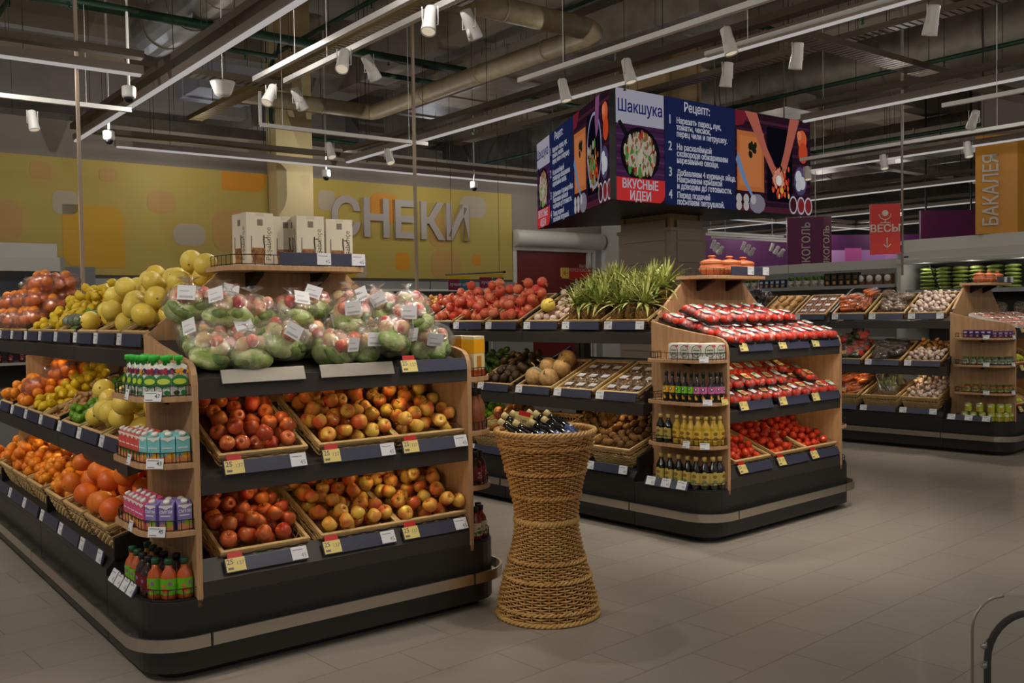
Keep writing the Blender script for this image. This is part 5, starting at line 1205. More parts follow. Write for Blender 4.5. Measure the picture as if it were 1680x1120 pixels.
# clear barrier by the lens
t = thing('clear_barrier', 'clear acrylic panel with a black tube loop, at the edge of the aisle', 'barrier', T(1.27, 2.6, 0) @ RZ(4))
ac = film('clear_acrylic', (.985, .99, .985), .02, 2, .02)
P = rrect(0, .80, .0, .69, .09, (0, 1, 1, 0), 6)
link('acrylic_panel', MB().prism(P, 0, .006, 'y').build('acrylic_panel', ac), t)
E_ = [(.0, .003, .02)] + [(p[0], .003, p[1]) for p in rrect(0, .80, .0, .69, .09, (0, 1, 1, 0), 6)[::-1] if p[1] > .3] + [(.80, .003, .02)]
link('edge_strip', MB().tube(sorted([e for e in E_ if e[0] < .4], key=lambda e: (e[0] + e[2] * 0.0 if e[2] > .59 else -1 + e[2])), .004, 6).build('edge_strip', STEEL), t)
loop = [(.06, .03, .02), (.06, .03, .50)] + [(.18 - .12 * math.cos(q * PI / 16), .03, .50 + .13 * math.sin(q * PI / 16)) for q in range(1, 9)] + [(.70, .03, .63)]
link('tube_loop', MB().tube(loop, .010, 8).build('tube_loop', BLACK), t)
for z in (.50, .555): link('bolt', MB().tube([(.028, -.004, z), (.062, .03, z + .004)], .0045, 6).lathe([(.009, 0), (.009, .006), (0, .006)], 10, M=T(.028, -.004, z) @ RX(90)).build('bolt', CHROME), t)
# ---------------------------------------------------------------- three-sided screen round the column
H0, HS = 2.765, 1.27
Cc = Vector((1.156, 10.7, 0)); Lr = 3.70
dr = Vector((.7934, .6087, 0)).normalized(); dl = Vector((.198, -.98, 0)).normalized()
Rr_, Ll = Cc + dr * Lr, Cc - dl * Lr
scr = thing('led_screen', 'large three-sided LED screen hung around the column, showing a recipe', 'screen', T(Cc.x, Cc.y, H0))
inv = T(-Cc.x, -Cc.y, -H0)
tri = [(p - Cc).to_2d() for p in (Cc, Rr_, Ll)]
cen = sum(tri, Vector((0, 0))) / 3
tri2 = [cen + (p - cen) * .992 for p in tri]
link('housing', MB().prism([tuple(p) for p in tri2], 0.0, HS).build('housing', BLACK), scr)
link('corner_strip', MB().box(-.02, .05, -.03, .03, 0, HS).build('corner_strip', BLACK, .004), scr)
K = 1.0 / (2 ** EXPO)
_sc = {}
def px(c, k=1.0):
    n = 'screen_glow_%02x%02x%02x' % tuple(int(x * 255) for x in c)
    return glow(n, c, K * k)
def face(Mf, first):
    """one lit side; x along it, y up, 0..Lr by 0..HS"""
    A = Lr / 3.62
    def P_(name, polys):
        mats = []; mb = MB()
        for (pts, z, c) in polys:
            m = px(c)
            if m not in mats: mats.append(m)
            mb.add([(x * A, y * HS, z) for x, y in pts], [tuple(range(len(pts)))], mats.index(m))
        return link(name, mb.build(name, mats, weld=False), scr, Mf)
    def rc(x0, x1, y0, y1): return [(x0, y0), (x1, y0), (x1, y1), (x0, y1)]
    def el(cx, cy, rx, ry, n=22, a0=0): return [(cx + rx * math.cos(2 * PI * k / n + a0), cy + ry * math.sin(2 * PI * k / n + a0)) for k in range(n)]
    R = random.Random(4)
    P_('lit_panel', [(rc(0, 3.62, 0, 1), .004, (.10, .06, .12))])
    # title column
    P_('title_panel', [(rc(.02, .80, .69, 1), .008, (.52, .51, .55))])
    wood = [(rc(.02, .80, .19, .69), .008, (.20, .10, .21))]
    for k in range(9):
        y = .2 + .055 * k; wood.append((rc(.02, .80, y, y + .018), .009, (.26, .14, .26) if k % 2 else (.15, .08, .17)))
    sx, rx_, ry_ = .41, .315, .245
    pan = [(el(sx, .43, rx_, ry_), .011, (.05, .045, .06)), ([(.06, .70), (.10, .72), (.26, .58), (.20, .54)], .011, (.07, .06, .08)), (el(sx, .43, rx_ * .86, ry_ * .86), .012, (.13, .07, .06))]
    cols = [(.55, .50, .42), (.44, .40, .34), (.50, .18, .12), (.18, .36, .16), (.58, .55, .48), (.42, .28, .14), (.22, .42, .18)]
    for k in range(150):
        q = R.uniform(0, 6.28); d = math.sqrt(R.random()); s = R.uniform(.012, .03)
        pan.append((el(sx + rx_ * .78 * d * math.cos(q), .43 + ry_ * .78 * d * math.sin(q), s, s * 2.0, 7, R.uniform(0, 1)), .013 + k * 1e-5, cols[R.randrange(7)] if R.random() < .75 else cols[0]))
    for k in range(4):
        q = k * PI / 2 + .6; pan.append((el(sx + .13 * math.cos(q), .43 + .11 * math.sin(q), .075, .065, 12), .0152, (.54, .51, .45)))
        for j in range(7): pan.append((el(sx + .13 * math.cos(q) + R.uniform(-.05, .05), .43 + .11 * math.sin(q) + R.uniform(-.045, .045), .012, .02, 6), .0156, cols[3] if j % 2 else cols[2]))
    pan.append((el(.45, .20, .10, .05), .0105, (.50, .46, .47)))
    P_('dish_picture', wood + pan)
    P_('red_panel', [([(.02, -.0), (.72, 0), (.78, .03), (.80, .08), (.80, .21), (.02, .21)], .016, (.62, .15, .15))])
    # recipe column
    P_('recipe_panel', [(rc(.81, 2.06, 0, 1), .008, (.085, .11, .23))])
    # picture column
    T0 = 2.07; D = 1.53
    pic = [(rc(T0, T0 + D, 0, 1), .008, (.12, .06, .10))]
    for k in range(10):
        y = .1 * k; pic.append((rc(T0, T0 + D, y, y + .03), .0085, (.17, .08, .13) if k % 3 else (.22, .10, .15)))
    pic += [(rc(T0, T0 + D, .0, .06), .009, (.24, .10, .15)), ([(T0, 1), (T0 + .3, 1), (T0 + .15, .86), (T0, .84)], .0095, (.36, .10, .14))]
    pic += [(rc(T0 + .03, T0 + .56, .20, .80), .010, (.58, .33, .18)), (rc(T0 + .08, T0 + .51, .25, .75), .0105, (.62, .37, .21)), (rc(T0 + .62, T0 + 1.15, .12, .88), .010, (.035, .03, .06))]
    for k in range(14): pic.append((el(T0 + .33 + R.uniform(-.06, .06), .62 + R.uniform(-.06, .06), .03, .035, 7), .011, (.08, .10, .06)))
    pic.append(([(T0 + .0, .50), (T0 + .05, .58), (T0 + .22, .30), (T0 + .34, .16), (T0 + .30, .15), (T0 + .14, .30)], .0115, (.34, .42, .55)))
    for k in range(5): pic.append((el(T0 + .06 + .14 * (k % 3), .12 - .07 * (k // 3), .055, .05, 12), .0115, (.56, .54, .54)))
    pic.append((el(T0 + .42, .08, .16, .10, 10), .011, (.40, .38, .42)))
    for k in range(60): pic.append((el(T0 + .90 + R.uniform(-.17, .17), .32 + R.uniform(-.15, .15), .02, .03, 6), .0112 + k * 1e-5, ((.62, .18, .10), (.70, .30, .16), (.52, .10, .08), (.74, .55, .34))[k % 4]))
    if first:
        sk = (.56, .30, .25); sk2 = (.66, .44, .38)
        pic += [([(T0 + .18, 1), (T0 + .42, 1), (T0 + .62, .66), (T0 + .80, .46), (T0 + .74, .38), (T0 + .58, .56)], .0125, sk), ([(T0 + 1.30, 1), (T0 + 1.10, 1), (T0 + .98, .66), (T0 + .90, .50), (T0 + 1.0, .42), (T0 + 1.10, .62)], .0125, sk)]
        for (x, y, a) in ((.78, .42, -.9), (.82, .45, -.7), (.74, .38, -1.1), (.84, .38, -.6), (.95, .48, -2.2), (.92, .44, -2.0), (1.0, .43, -2.4), (.96, .38, -2.3)):
            dx, dy = math.cos(a) * .16, math.sin(a) * .14; nx, ny = .022, .02
            pic.append(([(T0 + x - nx, y - ny), (T0 + x + nx, y + ny), (T0 + x + dx + nx * .6, y + dy + ny * .6), (T0 + x + dx - nx * .6, y + dy - ny * .6)], .013, sk2))
        pic += [(el(T0 + .86, .34, .06, .055), .0135, (.70, .68, .66)), (el(T0 + .92, .24, .035, .035), .0134, (.72, .52, .18))]
    else:
        ring = el(T0 + .92, .52, .30, .36, 30); ring2 = el(T0 + .92, .52, .27, .33, 30)
        for k in range(30): pic.append(([ring[k], ring[(k + 1) % 30], ring2[(k + 1) % 30], ring2[k]], .0128, (.46, .46, .56)))
        for k in range(40): pic.append((el(T0 + .80 + R.uniform(-.17, .17), .40 + R.uniform(-.2, .2), .03, .045, 7), .0122 + k * 1e-5, cols[R.randrange(7)]))
        pic.append(([(T0 + 1.0, 1), (T0 + 1.16, 1), (T0 + 1.10, .7), (T0 + 1.0, .62), (T0 + .96, .8)], .0132, (.40, .24, .38)))
    pic += [(el(T0 + 1.36, .80, .10, .10), .012, (.66, .30, .16)), (el(T0 + 1.38, .66, .10, .11), .0121, (.62, .22, .12)), (el(T0 + 1.30, .84, .05, .05), .0122, (.70, .40, .26))]
    pic += [(el(T0 + 1.32, .36, .14, .15), .012, (.24, .22, .34)), (el(T0 + 1.28, .40, .07, .07), .0125, (.62, .62, .64)), (el(T0 + 1.36, .34, .07, .07), .0126, (.62, .62, .64)), (el(T0 + 1.28, .31, .06, .06), .0127, (.60, .60, .62))]
    for cx, c in ((1.16, (.20, .08, .10)), (1.33, (.40, .12, .12)), (1.49, (.40, .12, .12))):
        pic += [(el(T0 + cx, .10, .085, .095), .012, (.58, .56, .60)), (el(T0 + cx, .10, .068, .076), .0123, c)]
    P_('food_picture', pic)
    W_ = px((.56, .56, .60)); B_ = px((.10, .11, .30))
    def tx(body, x, y, s, m, ax='LEFT', sxx=.82, sp=1.0): return text('lettering', body, s, m, scr, Mf @ T(x * A, y * HS, .019), ax=ax, ay='TOP_BASELINE', sx=sxx, sp=sp, bold=.003)
    tx('Шакшука', .41, .795, .195, B_, 'CENTER', .84)
    tx('ВКУСНЫЕ', .40, .115, .145, W_, 'CENTER', .84); tx('ИДЕИ', .40, .012, .145, W_, 'CENTER', .84)
    tx('Рецепт:', 1.36, .885, .155, W_, 'CENTER', .84)
    for n, y, b in (('1', .765, 'Нарезать перец, лук,\nтоматы, чеснок,\nперец чили и петрушку.'), ('2', .518, 'На раскалённой\nсковороде обжариваем\nнарезанные овощи.'), ('3', .277, 'Добавляем 4 куриных яйца.\nНакрываем крышкой\nи доводим до готовности.'), ('4', .068, 'Перед подачей\nпосыпаем петрушкой.')):
        tx(n, .86, y - .012, .15, W_, 'LEFT', .84); tx(b, 1.0, y, .100, W_, 'LEFT', .80, .79)
def fm(o, d): return inv @ axes(d, UP, Vector((d.y, -d.x, 0)), (o.x, o.y, H0))
face(fm(Cc + dr * .03, dr), True)
face(fm(Ll - Vector((dl.y, -dl.x, 0)) * .0, dl), False)
for p in (tri2[0] * .9 + cen * .1, tri2[1] * .85 + cen * .15, tri2[2] * .85 + cen * .15, (tri2[0] + tri2[1]) / 2 * .95 + cen * .05):
    link('hanger_cable', MB().tube([(p.x, p.y, HS), (p.x, p.y, 6.1 - H0)], .010, 6).build('hanger_cable', mat('grey_cable', (.48, .46, .43), .5)), scr)
# ---------------------------------------------------------------- signs
PURP = mat('purple_board', (.42, .08, .32), .5); MAG = mat('magenta_board', (.62, .10, .44), .5); ORNG = mat('orange_board', (.82, .56, .16), .5); REDS = mat('red_sign', (.80, .13, .08), .45); LTXT = mat('pale_lettering', (.80, .77, .72), .5)
t = thing('hanging_sign', 'red hanging sign with a scales symbol and a downward arrow', 'sign', T(4.36, 11.0, 2.12) @ RZ(-14))
link('panel', MB().box(-.165, .165, 0, .05, 0, .58).build('panel', REDS, .003), t)
text('lettering', 'ВЕСЫ', .118, LTXT, t, T(0, -.004, .235) @ RX(90), ax='CENTER', bold=.002)
ic = MB(); n = 16
ic.add([(.035 * math.cos(2 * PI * k / n), -.003, .475 + .035 * math.sin(2 * PI * k / n)) for k in range(n)], [tuple(range(n))])
ic.tube([(.065 * math.cos(PI + PI * k / 10), -.003, .465 + .065 * math.sin(PI + PI * k / 10)) for k in range(11)], .006, 5)
ic.tube([(0, -.003, .40), (0, -.003, .37)], .006, 5).tube([(-.055, -.003, .365), (.055, -.003, .365), (.055, -.003, .335), (-.055, -.003, .335)], .005, 5, closed=True)
link('scales_symbol', ic.build('scales_symbol', LTXT), t)
link('arrow_symbol', MB().tube([(.02, -.003, .19), (.02, -.003, .075)], .007, 5).tube([(-.02, -.003, .115), (.02, -.003, .072), (.06, -.003, .115)], .007, 5).build('arrow_symbol', LTXT), t)
link('hanger_rod', MB().tube([(.19, .03, -.25), (.19, .03, 3.98)], .014, 8).build('hanger_rod', mat('grey_pole', (.60, .57, .53), .5)), t)
link('bracket', MB().box(.15, .19, .02, .04, .1, .14).box(.15, .19, .02, .04, .44, .48).build('bracket', CHROME), t)
t = thing('hanging_board', 'tall orange board with vertical pale letters on the grey column', 'sign', T(6.50, 13.0, 2.50))
link('panel', MB().prism([(0, .22), (.47, 0), (.95, .24), (.52, .62)], 0, 1.36).build('panel', ORNG, .003), t)
text('lettering', 'БАКАЛЕЯ', .27, LTXT, t, T(.30, .066, .10) @ RZ(-25) @ RX(90) @ RZ(90), extrude=.008, sx=.80, bold=.003)
text('lettering', 'БАКАЛЕЯ', .27, LTXT, t, T(.82, .162, .10) @ RZ(26.5) @ RX(90) @ RZ(90), extrude=.008, sx=.80, bold=.003)
t = thing('hanging_board', 'two-sided purple hanging board with vertical pale letters above the herb shelf', 'sign', T(5.05, 17.0, 2.2))
link('panel', MB().prism([(0, .25), (.58, 0), (.74, .05), (.76, .5), (.1, .62)], 0, .95).build('panel', PURP, .003), t)
text('lettering', 'АЛКОГОЛЬ', .20, LTXT, t, T(.40, .071, -.12) @ RZ(-23.3) @ RX(90) @ RZ(90), extrude=.003, sx=.88, bold=.002)
text('lettering', 'АЛКОГОЛЬ', .17, LTXT, t, T(.725, .042, -.05) @ RZ(16.7) @ RX(90) @ RZ(90), extrude=.003, sx=.88, bold=.002)
for x in (.2, .5): link('hanger', MB().tube([(x, .2, .95), (x, .2, 3.9)], .008, 6).build('hanger', WHITE), t)
t = thing('exit_sign', 'small red exit sign with a yellow arrow end, above the pomegranates', 'sign', MB_ @ T(8.62, 10.0, 1.975))
link('red_panel', MB().prism([(.14, 0), (.58, 0), (.58, .15), (.14, .15)], 0, .02, 'y').build('red_panel', REDS, .003), t)
link('yellow_panel', MB().prism([(.03, 0), (.14, 0), (.14, .15), (0, .15), (0, .03)], -.001, .02, 'y').build('yellow_panel', mat('yellow_sign', (.93, .80, .36), .45), .002), t)
link('arrow_symbol', MB().tube([(.12, -.003, .075), (.04, -.003, .075)], .005, 5).tube([(.07, -.003, .105), (.038, -.003, .075), (.07, -.003, .045)], .005, 5).build('arrow_symbol', REDS), t)
text('lettering', 'ВЫХОД\nЧЕРЕЗ КАССЫ', .062, LTXT, t, T(.565, -.003, .085) @ RX(90), ax='RIGHT', sp=.95)
link('pole', MB().tube([(.3, .03, -1.975), (.3, .03, .14)], .012, 8).build('pole', WHITE), t)
CYAN = mat('teal_sign_half', (.18, .42, .50), .5); YS = mat('yellow_sign_head', (.88, .74, .16), .5); WN = mat('wine_sign_half', (.52, .10, .30), .5)
for k, (u0, w) in enumerate(((7.06, .36), (7.575, .41))):
    t = thing('promo_sign', ('promotional sign with yellow head over the shelves, the one nearer the salad bags', 'promotional sign with yellow head over the shelves, the one nearer the red door')[k], 'sign', MB_ @ T(u0, 10.5, 1.82 + .03 * k))
    link('panel', MB().box(0, w * .5, 0, .01, 0, .15).build('panel', WN), t); link('teal_half', MB().prism([(w * .5, 0), (w, 0), (w, .15), (w * .56, .15), (w * .5, .09)], 0, .01, 'y').build('teal_half', CYAN), t)
    link('yellow_head', MB().box(0, w, -.002, .01, .15, .195).build('yellow_head', YS), t)
    text('lettering', 'лучшая цена', .062, LTXT, t, T(w / 2, -.003, .05) @ RX(90), ax='CENTER', sx=.95 if k else .85, bold=.001)
    link('pole', MB().tube([(w / 2, .02, -1.82 - .03 * k), (w / 2, .02, .1)], .008, 6).build('pole', WHITE), t)
t = thing('hanging_rod', 'thin grey rod with black end slung above the two promotional signs', 'rod', MB_ @ T(7.05, 10.55, 2.03))
link('bar', MB().tube([(0, 0, 0), (.98, 0, .05)], .012, 8).build('bar', MATS['grey_cable']), t); link('end_cap', MB().tube([(.97, 0, .0495), (1.0, 0, .051)], .018, 8).build('end_cap', BLACK), t)
for x in (.1, .9): link('hanger_wire', MB().tube([(x, 0, .05 * x), (x, 0, 4.07)], .003, 4).build('hanger_wire', BLACK), t)
# white power poles rising from two stands
PP = mat('cream_power_pole', (.74, .66, .58), .45)
for I, lab in ((I1, 'slim cream power pole rising from the citrus stand'), (I2, 'slim cream power pole rising from the exotic fruit stand')):
    o = link('power_pole', MB().box(-.014, .014, -.014, .014, 1.66, 5.9).build('power_pole', PP, .003), None, I.M @ T(HW / 2, 4.62 if I is I1 else 4.40, 0)); tag(o, lab, 'pole')
# ---------------------------------------------------------------- chillers and shelves along the walls
CHW = mat('chiller_white', (.78, .77, .74), .4); CHG = mat('chiller_grey', (.62, .62, .61), .45); CHB = mat('chiller_inside', (.30, .30, .30), .6)
MR = MB_ @ axes((0, -1, 0), (1, 0, 0), (0, 0, 1), (13.2, 7.62, 0))     # x along the front, y into the unit
t = thing('open_chiller', 'white open chiller with bagged greens behind the third stand', 'chiller', MR)
Lc = 4.4
link('canopy', MB().box(0, Lc, -.02, .75, 2.14, 2.32).box(0.03, Lc, .08, .75, 2.32, 2.495).box(0, Lc, -.05, .02, 2.14, 2.20).build('canopy', CHW, .008), t)
link('side_panel', MB().box(-.02, .05, -.02, .85, 0, 2.32).build('side_panel', CHW, .006), t)
link('back_panel', MB().box(.05, Lc, .78, .85, 0, 2.14).build('back_panel', CHB), t)
link('base', MB().box(.05, Lc, 0, .78, 0, .45).build('base', CHG, .01), t)
for z in (1.74, 1.36, .95): 
    link('shelf', MB().box(.06, Lc, .10, .78, z - .03, z).build('shelf', CHW), t); link('price_rail', MB().box(.06, Lc, .085, .10, z - .05, z + .01).build('price_rail', CHG), t)
for i in range(6): lamp('POINT', 'chiller_inner_light', MR @ T(.35 + .7 * i, .08, 2.06), 2.4, (1, .97, .9), shadow_soft_size=0.0)  # fill lights added under the canopy to brighten the bagged greens
link('badge', MB().box(.10, .17, -.024, -.02, 2.23, 2.25).build('badge', BLACK), t)
link('strut', MB().tube([(.42, .1, 2.13), (.55, .15, 1.75)], .012, 6).build('strut', BLACK), t)
LF = {'green': mat('green_leaf_bag', (.50, .60, .22), .45, noise=(5, (.74, .78, .46), .14), coat=.25), 'yellow': mat('mixed_yellow_bag', (.80, .62, .16), .4, noise=(5, (.36, .46, .14), .1), coat=.4), 'dark': mat('dark_purple_bag', (.20, .18, .24), .3, noise=(4, (.42, .42, .50), .1), coat=.6), 'brown': mat('brown_pack', (.44, .32, .24), .4, noise=(4, (.7, .66, .6), .1), coat=.4)}
PW = {}
def pillow(kind, M, label, group, sx=.11, sy=.07, sz=.03):
    if kind not in PW: PW[kind] = [crinkle(1, 1, 1, 1, 300 + i, 12, 8, False).build('leaf_bag', LF[kind]) for i in range(2)]
    o = link('leaf_bag', PW[kind][rnd.randrange(2)], None, M @ S(sx, sy, sz)); return tag(o, label, 'bag', group)
for c in range(6):
    for r in range(6): pillow('green', MR @ T(.30 + .245 * c, .30, 1.775 + .055 * r) @ RY(rnd.uniform(-6, 6)), 'light green salad bag in the tall stacks of the open chiller', 'green bags in the chiller', .115, .14, .03)
for c in range(2):
    for r in range(6): pillow('yellow', MR @ T(1.80 + .22 * c, .30, 1.775 + .055 * r) @ RY(rnd.uniform(-8, 8)), 'yellow and green mixed bag in the open chiller beside the green stacks', 'mixed bags in the chiller', .105, .14, .03)
for c in range(6):
    for r in range(4): pillow('dark', MR @ T(2.30 + .30 * c + rnd.uniform(-.03, .03), .28, 1.79 + .085 * r) @ RY(rnd.uniform(-20, 20)), 'dark purple bag in the open chiller above the clay pots', 'dark bags in the chiller', .14, .13, .05)
for c in range(14):
    pillow(('brown', 'dark')[c % 3 == 0], MR @ T(.25 + .28 * c, .26, 1.47) @ RX(70), 'small brown pack on the second shelf of the open chiller', 'packs on the second chiller shelf', .10, .10, .06)
MRS = MB_ @ axes((0, -1, 0), (1, 0, 0), (0, 0, 1), (13.2, 11.6, 0))
t = thing('shelf_unit', 'grey shelf unit with potted herbs and black packs beside the open chiller', 'shelf unit', MRS); L2 = 3.92
link('header_panel', MB().box(0, L2 / 2 - .005, .1, .16, 2.09, 2.235).box(L2 / 2 + .005, L2, .1, .16, 2.09, 2.235).build('header_panel', CHW, .004), t)
link('back_panel', MB().box(0, L2, .55, .60, 0, 2.235).build('back_panel', CHG), t)
for z in (1.845, 1.45, 1.05, .6): link('shelf', MB().box(0, L2, 0, .55, z - .03, z).build('shelf', CHW), t); link('price_rail', MB().box(0, L2, -.012, 0, z - .045, z + .008).build('price_rail', CHG), t)
link('base', MB().box(0, L2, 0, .55, 0, .2).build('base', CHG), t)
HB = {}
def herb_pot(M, label, group):
    if not HB:
        R = random.Random(9); m = MB()
        for k in range(34):
            a = R.uniform(0, 6.28); r = R.uniform(0, .06); m.ball(.02, 6, 4, T(r * math.cos(a), r * math.sin(a), .12 + R.uniform(0, .06)) @ rrot(R), sz=.3, sx=1.2)
        HB['l'] = m.build('leaf_tuft', mat('herb_leaf', (.36, .58, .16), .5, noise=(20, (.22, .40, .08), .2), rand=.5)); HB['p'] = MB().lathe([(0, 0), (.04, 0), (.055, .11), (.05, .112), (0, .10)], 14).build('pot', mat('clear_herb_pot', (.74, .72, .66), .4)); HB['s'] = MB().lathe([(.047, .03), (.053, .085)], 14).build('sleeve_print', mat('herb_sleeve_print', (.60, .48, .38), .4, noise=(30, (.85, .85, .8), .12)))
    t = thing('herb_pot', label, 'potted herb', M, group)
    for n, k in (('leaf_tuft', 'l'), ('pot', 'p'), ('sleeve_print', 's')): link(n, HB[k], t)
for i in range(7): herb_pot(MRS @ T(.35 + .15 * i, .12, 1.846), 'potted green herb on the grey shelf unit, nearer the purple board', 'herbs by the purple board')
for i in range(5): herb_pot(MRS @ T(2.0 + .155 * i, .12, 1.846), 'potted green herb on the grey shelf unit beside the black packs', 'herbs by the black packs')
for i in range(5): small_pack(MRS @ T(1.42 + .11 * i, .10, 1.846) @ RX(-8), 'dark blue pack between the potted herbs', 'dark blue packs', (.14, .16, .30), (.70, .74, .84), .09, .15, .06, 'blue_pack')
for i in range(5): small_pack(MRS @ T(2.72 + .125 * i, .10, 1.846), 'black stand-up pack on the grey shelf unit beside the herbs', 'black packs', (.06, .06, .06), (.36, .28, .14), .11, .21, .07, 'black_pack')
TB = {}
for i in range(5):
    t = thing('lidded_tub', 'brown tub with a round white lid label beside the open chiller', 'tub', MRS @ T(3.30 + .15 * (i % 4), .14 + .14 * (i // 4), 1.846), 'lidded tubs')
    if not TB:
        TB['b'] = MB().box(-.06, .06, -.05, .05, 0, .17).build('tub_body', mat('brown_tub', (.52, .38, .26), .5, noise=(40, (.30, .2, .12), .2)), .01); TB['l'] = MB().lathe([(0, 0), (.052, 0), (.052, .004), (0, .004)], 18, M=T(0, -.051, .105) @ RX(90)).build('round_label', WPLAST)
    link('tub_body', TB['b'], t); link('round_label', TB['l'], t)
for i in range(12): pillow(('brown', 'green', 'dark')[i % 3], MRS @ T(.3 + .29 * i, .2, 1.53) @ RX(60), 'small bag on the lower shelf of the grey shelf unit', 'bags on the lower grey shelf', .10, .09, .05)
# chiller at the far end of the citrus stand
ML_ = MB_ @ T(-1.5, 12.0, 0)
t = thing('bottle_chiller', 'white wall chiller with glowing strip and blue bottles behind the bagged oranges', 'chiller', ML_); Lb = 4.15
link('canopy', MB().box(0, Lb, 0, .9, 2.07, 2.235).box(0, Lb - .06, .1, .9, 2.235, 2.40).build('canopy', CHW, .006), t)
link('side_panel', MB().box(Lb - .06, Lb, 0, .95, 0, 2.235).build('side_panel', CHW, .006), t)
link('back_panel', MB().box(0, Lb, .85, .95, 0, 2.07).build('back_panel', CHB), t); link('base', MB().box(0, Lb, 0, .85, 0, .4).build('base', CHG), t)
for z in (1.40, 1.02, .7): link('shelf', MB().box(0, Lb - .06, .1, .85, z - .03, z).build('shelf', CHW), t)
link('lamp_strip', MB().box(.0, Lb - .1, .10, .16, 2.03, 2.06).build('lamp_strip', glow('cool_lamp_strip', (.85, .88, 1), 1.2)), t)
link('shade_panel', MB().box(0, Lb - .06, .02, .06, 1.96, 2.07).build('shade_panel', BLACK), t)
for i in range(3): lamp('POINT', 'chiller_inner_light', ML_ @ T(1.2 + 1.2 * i, .2, 1.98), 4.0, (.9, .93, 1), shadow_soft_size=0.0)
BB = {}
for i in range(18):
    if not BB:
        BB['b'] = MB().lathe([(0, 0), (.036, 0), (.038, .01), (.036, .15), (.015, .21), (.014, .24)], 12).build('body', mat('blue_bottle', (.16, .22, .62), .15, noise=(30, (.55, .62, .90), .1), coat=.6)); BB['c'] = MB().lathe([(.017, .235), (.017, .262), (0, .264)], 10).build('cap', mat('blue_cap', (.2, .3, .7), .4))
    t = thing('blue_water_bottle', 'blue water bottle on the chiller shelf behind the bagged oranges', 'bottle', ML_ @ T(2.6 + .09 * (i % 9) + rnd.uniform(-.01, .01), .2 + .12 * (i // 9), 1.40), 'blue water bottles')
    link('body', BB['b'], t); link('cap', BB['c'], t)
for i in range(12): put_bottle('juice_dark', ML_ @ T(2.5 + .12 * i, .2, 1.02), 'dark bottle on the lower chiller shelf behind the bagged oranges', 'dark bottles in the far chiller')
# low-backed shelf run along the yellow wall
MW_ = MB_ @ T(2.72, 12.45, 0)
t = thing('shelf_unit', 'long grey shelf run with a white header below the yellow boards', 'shelf unit', MW_); L3 = 7.1
link('header_panel', MB().box(0, L3, .15, .22, 1.86, 2.02).build('header_panel', CHG, .004), t)
link('header_lamp', MB().box(0, L3, .12, .15, 1.87, 1.90).build('header_lamp', WPLAST), t)
link('back_panel', MB().box(0, L3, .48, .53, 0, 2.02).build('back_panel', CHB), t)
link('end_post', MB().box(.05, .40, .10, .5, 0, 2.16).build('end_post', mat('slate_grey_post', (.50, .50, .52), .5)), t)
for z in (1.62, 1.28, .9): link('shelf', MB().box(0, L3, .05, .48, z - .025, z).build('shelf', CHW), t)
for x in (1.8, 3.6, 5.4): link('joint', MB().box(x - .005, x + .005, .145, .15, 1.86, 2.02).build('joint', BLACK), t)
sets = [(.5, 2.7, 'dark_jar', (.24, .13, .08), (.72, .56, .30), .085, .15, 'small dark jar under the header behind the pomelos', 'jars behind the pomelos'), (3.5, 4.35, 'snack_bag', (.72, .20, .16), (.90, .72, .20), .12, .20, 'bright snack bag on the shelf run behind the salad bags', 'snack bags on the wall run'),
        (5.0, 5.6, 'green_snack_bag', (.55, .52, .18), (.9, .85, .6), .12, .18, 'olive snack bag on the shelf run below the letters', 'olive snack bags'), (5.6, 7.0, 'dark_pan_pack', (.16, .15, .15), (.55, .52, .48), .17, .16, 'dark pack on the shelf run near the red door', 'dark packs by the red door')]
for a, b, n, c, c2, w, h, lb, gr in sets:
    x = a
    while x < b: small_pack(MW_ @ T(x, .18, 1.621), lb, gr, c, c2, w, h, .07, n); x += w * 1.25
for i in range(6):
    t = thing('clear_tub', 'clear plastic tub with lid on the shelf run behind the salad bags', 'tub', MW_ @ T(4.42 + .15 * (i % 4), .18 + .16 * (i // 4), 1.621), 'clear tubs')
    if 'ct' not in TB: TB['ct'] = MB().lathe([(0, 0), (.05, 0), (.062, .15), (.06, .15), (.048, .004)], 16).build('tub_body', CLEAR); TB['cl'] = MB().lathe([(0, .15), (.064, .15), (.064, .165), (0, .167)], 16).build('lid', mat('tub_lid', (.80, .78, .76), .35)); TB['cf'] = MB().lathe([(0, .005), (.046, .005), (.053, .09), (0, .10)], 14).build('filling', mat('beige_filling', (.66, .56, .46), .7, noise=(40, (.5, .38, .3), .2)))
    for nn, kk in (('tub_body', 'ct'), ('lid', 'cl'), ('filling', 'cf')): link(nn, TB[kk], t)
for i in range(22): small_pack(MW_ @ T(.4 + .3 * i, .18, 1.281), 'assorted pack on the second shelf of the run below the yellow boards', 'packs on the second wall shelf', (.48, .38, .30), (.75, .6, .4), .2, .2, .08, 'assorted_pack')
